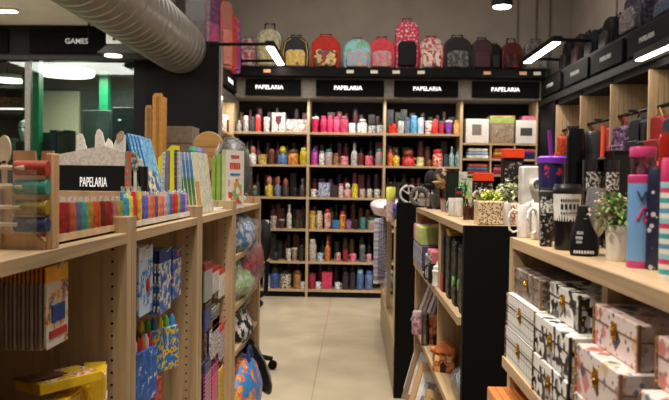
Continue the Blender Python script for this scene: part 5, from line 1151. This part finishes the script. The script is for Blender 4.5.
# green tree ornament, white and black cards
plant('bright green fern standing behind the white mugs', 464, 3.0, 13, 177, CZ+.02, (60, 160, 70), 90, 11, pot=.02)
bx('white greeting box behind the green fern', 463, 0, 9, 172, A((214, 212, 206), (190, 190, 186), s=10), (206, 204, 200), Y=3.25)
bx('pale green tin beside the white greeting box', 470, 0, 8, 178, A((160, 180, 140), (206, 206, 190), (190, 120, 90), s=16), (150, 166, 130), Y=3.2)
t = bx('black picture frame with dark green picture on the gift counter', 453, 0, 12, 171, plain((24, 34, 28), .3), (18, 17, 17), Y=3.15, d=.02, name='framed_picture', cat='picture')
bx('black and red striped tin below the black frame', 459, 0, 6, 188, art([(30, 28, 28), (170, 40, 36)], 40, 'stripes', .4, 2), (30, 28, 28), Y=2.95)
# leopard cap on a stand
l, r, h = spot_y(441, 3.55, 16, 167)
t = thing('cap', 'brown and black leopard patterned cap on a stand', 'cap', l)
LEO = art([(150, 116, 84), (40, 32, 28), (176, 146, 110), (60, 46, 38)], 40, 'cells', .7)
MB().ball((0, 0, h*.74), (r*1.0, r*1.1, h*.26), 18).build('crown', LEO, t)
MB().ball((-r*.5, -r*.9, h*.64), (r*.7, r*.7, h*.035), 16).build('brim', LEO, t)
MB().lathe([(r*.6, 0), (r*.55, .01), (r*.12, .02), (r*.12, h*.6)], 16).build('stand', BLACKM, t)
l, r, h = spot_y(431, 3.62, 13, 170)
t = thing('cap', 'plain black cap overlapping the leopard one', 'cap', l)
MB().ball((0, 0, h*.74), (r, r, h*.26), 18).build('crown', plain((26, 25, 27), .7), t); MB().ball((-r*.4, -r*.9, h*.62), (r*.7, r*.7, h*.035), 16).build('brim', plain((26, 25, 27), .7), t)
MB().lathe([(r*.6, 0), (r*.55, .01), (r*.12, .02), (r*.12, h*.6)], 16).build('stand', BLACKM, t)
# bucket, skull cups, etc
l, r, h = spot(435, 209, 11, 194); cup('charcoal grey metal bucket cup on the gift counter', l, r, h, plain((92, 92, 94), .45), plain((110, 110, 112), .4))
l, r, h = spot(424, 206, 8, 190); l.x = max(l.x, .385); l.y = min(l.y, 3.70)
t = figurine('small carved tan figurine beside the charcoal bucket', l, r, h, (186, 164, 138), (206, 186, 160))
l, r, h = spot(444, 212, 8, 198); cup('small tan cup between the bucket and the white mugs', l, r, h, (176, 160, 140), (150, 44, 40))
l, r, h = spot(416, 205.5, 7, 191); l.x = max(l.x, .37); l.y = min(l.y, 3.8); figurine('small grey carved figurine at the far end of the gift counter', l, r, h, (150, 140, 130), (170, 160, 150))
# wreath
l, r, h = spot_y(417, 3.95, 16, 193, 1.37)
t = thing('wreath', 'grey beaded ring standing at the far end of the gift counter', 'wreath', (l.x, 3.8, CZ))
m = MB(); R0 = .045
for i in range(18): m.ball((R0*math.cos(2*PI*i/18), 0, R0+.014+R0*math.sin(2*PI*i/18)), .0125, 8)
m.build('ring', plain((110, 104, 100), .5), t); MB().box(-.025, .025, -.02, .02, 0, .008).build('foot', BLACKM, t)

# shelf goods of the middle unit (z 1.08)
def shelfbox(label, x0, x1, y0, y1, X, front, side, zb=None, depth=.18, name='box', cat='box', gr=None, lid=None):
    a, b_ = at(x0, y0, 0, X), at(x1, y0, 0, X)
    ymn, ymx = min(a.y, b_.y), max(a.y, b_.y)
    zt = at((x0+x1)/2, y0, 0, X).z
    if zb is None: zb = at((x0+x1)/2, y1, 0, X).z
    return carton(label, (X, (ymn+ymx)/2, zb), ymx-ymn, depth, zt-zb, front, side, name, cat, gr, -PI/2, lid)
Z1 = 1.08
for i in range(6):
    c, nm = [((70, 96, 150), 'blue'), ((40, 60, 110), 'navy'), ((90, 110, 160), 'light blue'), ((50, 60, 90), 'slate'), ((60, 80, 140), 'royal blue'), ((80, 70, 110), 'violet')][i]
    yy = 3.78-.078*i
    carton('small %s boxed mug, %s in the far shelf compartment' % (nm, ordn(i)), (.333, yy, Z1), .070, .12, .118, A(c, (206, 206, 206), (190, 60, 80), s=26), c, 'boxed_mug', 'box', 'boxed mugs on the shelf', -PI/2)
for i, (c, nm) in enumerate((((206, 130, 120), 'salmon'), ((206, 206, 206), 'white'), ((214, 206, 70), 'lime yellow'), ((190, 200, 120), 'pale lime'))):
    carton('%s notebook box stacked over the blue boxed mugs, %s from the far end' % (nm, ordn(i)), (.332, 3.76-.10*i, Z1+.119), .095, .14, .085, A(c, [min(255, v+20) for v in c], s=6), c, 'notebook_box', 'box', 'notebook boxes', -PI/2)
for i, (y_, h_, c, c2, nm) in enumerate(((3.18, .10, (222, 216, 210), (222, 216, 210), 'white'), (3.09, .13, (222, 216, 210), (214, 110, 130), 'white and pink'), (3.00, .13, (220, 214, 208), (206, 110, 120), 'white with rose top'))):
    carton('%s mug carton on the middle shelf near the upright' % nm, (.335, y_, Z1), .085, .11, h_, A(c, (60, 56, 56), c, c2, s=12), c2, 'mug_carton', 'box', None, -PI/2)
mug('black mug in front of the white cartons', (.352, 2.955, Z1), .033, .085, (24, 23, 23), 2.6)
bottle('small white bottle by the shelf upright', (.352, 2.87, Z1), .026, .10, (226, 222, 216), (226, 222, 216), 'spout')
for i, (c, nm, h_) in enumerate((((26, 24, 24), 'black', .22), ((40, 36, 30), 'brown black', .235), ((24, 30, 22), 'black and green', .23), ((20, 20, 20), 'jet black', .225), ((30, 28, 24), 'charcoal', .22), ((22, 40, 20), 'dark green', .215), ((18, 18, 18), 'glossy black', .22))):
    t = carton('%s tall gift box, %s from the upright in the near compartment' % (nm, ordn(i)), (.352+.008*(i % 2), 2.74-.078*i, Z1), .07, .13, h_, A(c, (90, 84, 70), c, (70, 100, 40) if 'green' in nm else (60, 54, 50), s=16), c, 'gift_box', 'box', 'tall gift boxes', -PI/2)
    if i in (1, 2): MB().box(-.034, .034, -.001, .10, h_, h_+.012).build('yellow_top', plain((206, 160, 40), .4), t)
    if i == 0: MB().box(-.034, .034, -.004, -.0026, .0, .07).build('red_label', plain((190, 36, 30), .4), t)
    if i in (4, 5): MB().lathe([(.02, 0), (.02, .003)], 16, 0, Matrix.Translation((0, -.003, .08)) @ Matrix.Rotation(PI/2, 4, 'X')).build('green_seal', plain((110, 170, 60), .4), t)
# lower shelf (z .75)
Z2 = .75
l, r, h = spot(417, 335, 11, 311, Z2); bottle('pink printed candle tin on the lower shelf', l, r, h, A((206, 170, 176), (150, 100, 120), s=18), (214, 190, 190), 'jar', 'candle', 'candle')
l, r, h = spot(425, 346, 8, 313, Z2); bottle('clear glass tumbler with grey print on the lower shelf', l, r, h, clear((190, 186, 184), .25), STEEL, 'straight', 'glass_tumbler', 'glass')
def castle(label, p, s):
    t = thing('castle_box', label, 'box', p, -.45)
    w = .052*s
    MB().box(-w, w, 0, .10, 0, .09*s).build('body', A((222, 150, 96), (150, 84, 50), (236, 190, 120), s=22), t, bevel=.003)
    MB().prism([(-w*1.1, .09*s), (w*1.1, .09*s), (w*.6, .125*s), (0, .145*s), (-w*.6, .125*s)], -.006, .106).build('roof', plain((214, 132, 84), .5), t)
    MB().prism([(-w*.25, 0), (w*.25, 0), (w*.25, .035*s), (0, .05*s), (-w*.25, .035*s)], -.004, .0).build('doorway', plain((50, 30, 24), .6), t)
    for q in (-1, 1):
        MB().box(q*w*.55-.009, q*w*.55+.009, -.004, 0, .05*s, .075*s).build('window', plain((236, 206, 150), .4), t)
        MB().ball((q*w*.9, .0, .10*s), .016*s, 10).build('ornament', plain((206, 120, 60), .5), t)
    return t
castle('brown house shaped box, far one on the lower shelf', spot(436, 346, 10, 312, Z2)[0], 1.0)
castle('brown and yellow house shaped box, near one on the lower shelf', spot(443, 374, 10, 340, Z2)[0], .88)
carton('mustard carton under the gap between the house boxes', (.40, 2.86, Z2), .08, .08, .07, A((206, 150, 50), (120, 60, 36), s=18), (200, 150, 60), 'carton', 'box', rz=-PI/2)
bottle('grey steel canister on the lower shelf beside the blue cloth', (.50, 2.62, Z2), .05, .15, plain((96, 94, 92), .35, .5), BLACKM, 'jar', 'canister', 'canister')
lump('cloth_bundle', 'crumpled pale blue and white cloth at the near end of the lower shelf', 'cloth', (.42, 2.37, Z2), (.065, .11, .07), A((150, 176, 206), (216, 220, 226), (110, 140, 180), s=16), 21, .16, wrap=True)
# leaning cards and frames
def frame(label, p, w, h, rz, lean, outer, inner, mat_, name='framed_picture', cat='picture'):
    t = thing(name, label, cat, p, 0, None, (lean, 0, rz)); b_ = w*.16
    m = MB().box(-w/2, w/2, 0, .02, 0, b_).box(-w/2, w/2, 0, .02, h-b_, h).box(-w/2, -w/2+b_, 0, .02, b_, h-b_).box(w/2-b_, w/2, 0, .02, b_, h-b_)
    m.build('frame', outer, t, bevel=.002)
    MB().box(-w/2+b_*.9, w/2-b_*.9, .008, .016, b_*.9, h-b_*.9).build('mount', mat_, t)
    MB().box(-w*.2, w*.2, .005, .008, h*.28, h*.72).build('picture', inner, t)
    return t
for i, (yy, c, nm) in enumerate(((3.75, (110, 130, 120), 'grey green'), (3.66, (176, 170, 160), 'pale grey'), (3.58, (150, 120, 106), 'tan'), (3.50, (190, 180, 174), 'white'), (3.42, (120, 110, 110), 'dark grey'))):
    frame('%s card frame leaning on the lower shelf, %s from the far end' % (nm, ordn(i)), (.36+.01*i, yy, Z2), .17, .24, -PI/2+.5, -.42, plain(c, .5), A((190, 186, 176), (110, 110, 110), s=12), plain([min(255, v+30) for v in c], .5), 'card_frame')
for i, (yy, s, c, nm, sz) in enumerate(((4.02, .30, WHITE, 'white', .2), (3.45, .34, wood((150, 122, 96), 2), 'brown', .24), (2.95, .34, wood((196, 160, 116), 2), 'oak', .26), (2.55, .34, wood((176, 140, 100), 2), 'tan', .26))):
    frame('%s wooden picture frame leaning at the foot of the gift unit' % nm if i else 'slim white picture frame leaning at the far foot of the gift unit', (.345-.012*i, (3.80, 3.62, 3.25, 2.8)[i], .362), sz*.8, s*.86, -PI/2+.75, -.40, c, A((206, 206, 200), (130, 130, 130), s=8), plain((222, 218, 210), .5))
for i, yy in enumerate((3.2, 2.72)):
    frame('dark framed picture behind the leaning oak frames, %s from the aisle end' % ordn(i), (.50, yy, .362), .2, .3, -PI/2+.6, -.3, plain((40, 36, 36), .4), plain((110, 110, 116), .4), plain((190, 190, 190), .5))

# ================================================================== FAR RIGHT-HAND UNIT
fu = thing('display_unit', 'far display unit with black end panel beyond the gift unit', 'display unit', (.30, 4.85, 0))
MB().box(0, .75, 0, .035, 0, 1.365).build('end_panel', BLACK, fu, bevel=.002)
L = 2.35
for y0_ in (.035, 1.15, L-.06): MB().box(-.004, .03, y0_, y0_+(.16 if y0_ < .1 else .06), .42, 1.20).build('upright', WZ, fu)
MB().box(.0, .75, .035, L, .36, .42).build('lower_shelf', WY, fu); MB().box(-.004, .03, .035, L, 0.03, .36).build('base_front', wood((150, 128, 102), 1), fu)
MB().box(.02, .75, .035, L, 0, .03).build('plinth', BLACK, fu); MB().box(.36, .38, .035, L, .42, 1.2).build('mirror_back', plain((120, 116, 110), .12, .8), fu)
MB().box(.0, .75, .035, L, 1.18, 1.215).build('top_board', WY, fu)
lump('plush_pile', 'white and pink plush lying on the far display unit', 'plush', (.30, 5.95, 1.215), (.15, .55, .075), A((232, 226, 228), (222, 170, 182), (236, 232, 232), s=7), 31, .14)
lump('plush_pile', 'dark blue plush next to the black end panel', 'plush', (.42, 5.12, 1.215), (.12, .16, .08), A((36, 50, 130), (60, 80, 160), s=7), 32, .1)
for i in range(7):
    t = thing('scarf', 'striped scarf hanging at the far end of the display unit, %s from the aisle' % ordn(i), 'scarf', (.235+.022*i, 7.05+.03*i, .52), -.3, 'striped scarves')
    MB().box(-.028, .028, 0, .05, 0, .62).build('cloth', art([(160, 166, 182), (112, 120, 146), (176, 130, 138), (190, 188, 194), (130, 146, 166), (150, 156, 176)], 11+i*2, 'stripes', .8, 2), t, bevel=.012)
    MB().box(-.026, .026, .01, .04, -.04, 0).build('fringe', plain((190, 186, 186), .8), t)
t = thing('scarf_rail', 'thin black rail that holds the striped scarves', 'rail', (.30, 7.14, 1.19))
MB().tube([(-.12, -.09, -.03), (.14, .12, -.03)], .010).build('rail', BLACKM, t); MB().tube([(.05, .02, -.03), (.05, .02, .01), (.05, .0, .022)], .012).build('bracket', BLACKM, t)
lump('bag', 'blue and white plastic bag at the far end of the display unit', 'bag', (.40, 6.85, .42), (.09, .1, .12), A((90, 130, 190), (206, 214, 226), s=12), 33, .15)
l, r, h = spot_y(391, 5.2, 9, 187, 1.215)
t = thing('lime_tin', 'tall pink tin with a lime yellow lid on the far display unit', 'tin', (l.x, 5.2, 1.215))
MB().lathe([(r*.9, 0), (r, .01), (r, h*.62)], 20).build('body', A((206, 160, 166), (226, 206, 206), s=18), t); MB().lathe([(r*1.02, h*.62), (r*1.05, h*.64), (r*1.05, h*.97), (r*.9, h)], 20).build('lid', plain((222, 222, 90), .4), t, label='lime yellow lid')
a, b_ = at(399, 205, 1, 5.0), at(417, 185, 1, 5.0)
t = thing('emblem_box', 'black box with a white ring emblem standing above the black end panel', 'box', ((a.x+b_.x)/2, 4.95, 1.215 if False else 1.215)); w = (b_.x-a.x)/2; H = b_.z-1.215
MB().box(-w, w, 0, .2, 0, H).build('body', BLACK, t, bevel=.003)
m = MB(); R0 = .058; zc = (at(409, 194, 1, 4.95).z-1.215)
m.tube([(R0*math.cos(2*PI*i/28), -.004, zc+R0*math.sin(2*PI*i/28)) for i in range(29)], .0085, 8)
for a_ in (.6, PI-.6, PI/2): m.tube([(0, -.004, zc), (R0*math.cos(a_), -.004, zc+R0*math.sin(a_))], .006, 6)
m.build('ring_emblem', plain((214, 210, 204), .4), t, label='white ring emblem')
# ================================================================== LIGHT
def area(name, loc, rot, sx, sy, e, c=(1, .93, .84)):
    l = bpy.data.lights.new(name, 'AREA'); l.shape = 'RECTANGLE'; l.size = sx; l.size_y = sy; l.energy = e; l.color = c
    o = bpy.data.objects.new(name, l); COL.objects.link(o); o.location = loc; o.rotation_euler = rot; return o
def spotl(name, loc, target, e, ang, c=(1, .9, .78), blend=.6, r=.06):
    l = bpy.data.lights.new(name, 'SPOT'); l.energy = e; l.spot_size = ang; l.spot_blend = blend; l.color = c; l.shadow_soft_size = r
    o = bpy.data.objects.new(name, l); COL.objects.link(o); o.location = loc
    o.rotation_euler = (Vector(target)-Vector(loc)).to_track_quat('-Z', 'Y').to_euler(); return o
# strip lamps under the headers, washing the shelving
for i, (x0, x1) in enumerate(BAY):
    area('strip_light', ((x0+x1)/2, 8.93, 2.48), (math.radians(28), 0, 0), .9, .05, (3.6, 3.6, 3.4, 1.6)[i], (1, .94, .86))
area('strip_light', (2.26, 6.6, 2.46), (math.radians(30), 0, -PI/2), 4, .05, 2)
area('strip_light', (-1.48, 8.45, 2.46), (math.radians(30), 0, PI/2), .9, .05, 5)
# light bars
area('bar_light', (-.93, 8.2, 2.94), (0, 0, PI/2), 1.1, .08, 6)
area('bar_light', (2.05, 7.85, 2.94), (0, 0, PI/2), 1.1, .08, 10)
spotl('ceiling_spot', (at(502, 4, 1, 6.5).x, 6.5, 3.1), (1.3, 7.2, 0), 120, 1.6)
# unseen overhead spots for aisle and counters, one added to brighten the storage boxes
for loc, tg, e, a in (((-.2, 1.0, 3.9), (-.75, 1.9, 1.2), 115, 1.0), ((-.1, 2.6, 3.9), (-.75, 3.0, 1.2), 100, 1.0), ((.1, .5, 3.9), (.62, 1.5, 1.2), 170, .9), ((0, 1.9, 3.9), (.55, 2.6, 1.2), 190, 1.0), ((-.9, .9, 3.2), (.4, 1.3, 1.15), 150, .6), ((0, 4.6, 4.1), (0, 6.3, 0), 200, 1.2), ((.1, 6.0, 4.1), (.5, 8.3, 1.0), 90, 1.1)):
    spotl('unseen_spot', loc, tg, e, a)
area('room_fill', (.2, 4.0, 4.4), (0, 0, 0), 3, 8, 230, (1, .94, .86))  # unseen fill light added to raise the ambient level, no lamp panel here
area('entry_fill', (-4.0, 5.8, 3.2), (0, 0, 0), 2.2, 2.2, 130, (1, .96, .9))  # unseen fill added so floor bounce brightens the low ceiling
area('games_light', (-3.6, 9.6, 3.0), (0, 0, 0), 1.2, 1.2, 120, (1, .98, .93))
w = bpy.data.worlds.new('shop_ambient'); SC.world = w; w.use_nodes = True
w.node_tree.nodes['Background'].inputs[0].default_value = (1, .93, .85, 1); w.node_tree.nodes['Background'].inputs[1].default_value = .13
vs = SC.view_settings
vs.view_transform = 'Standard'; vs.look = 'None'; vs.gamma = 1; vs.exposure = 0; vs.use_curve_mapping = False
try:
    SC.cycles.use_denoising = True; SC.cycles.max_bounces = 8; SC.cycles.transparent_max_bounces = 16; SC.cycles.sample_clamp_indirect = 4
except Exception: pass
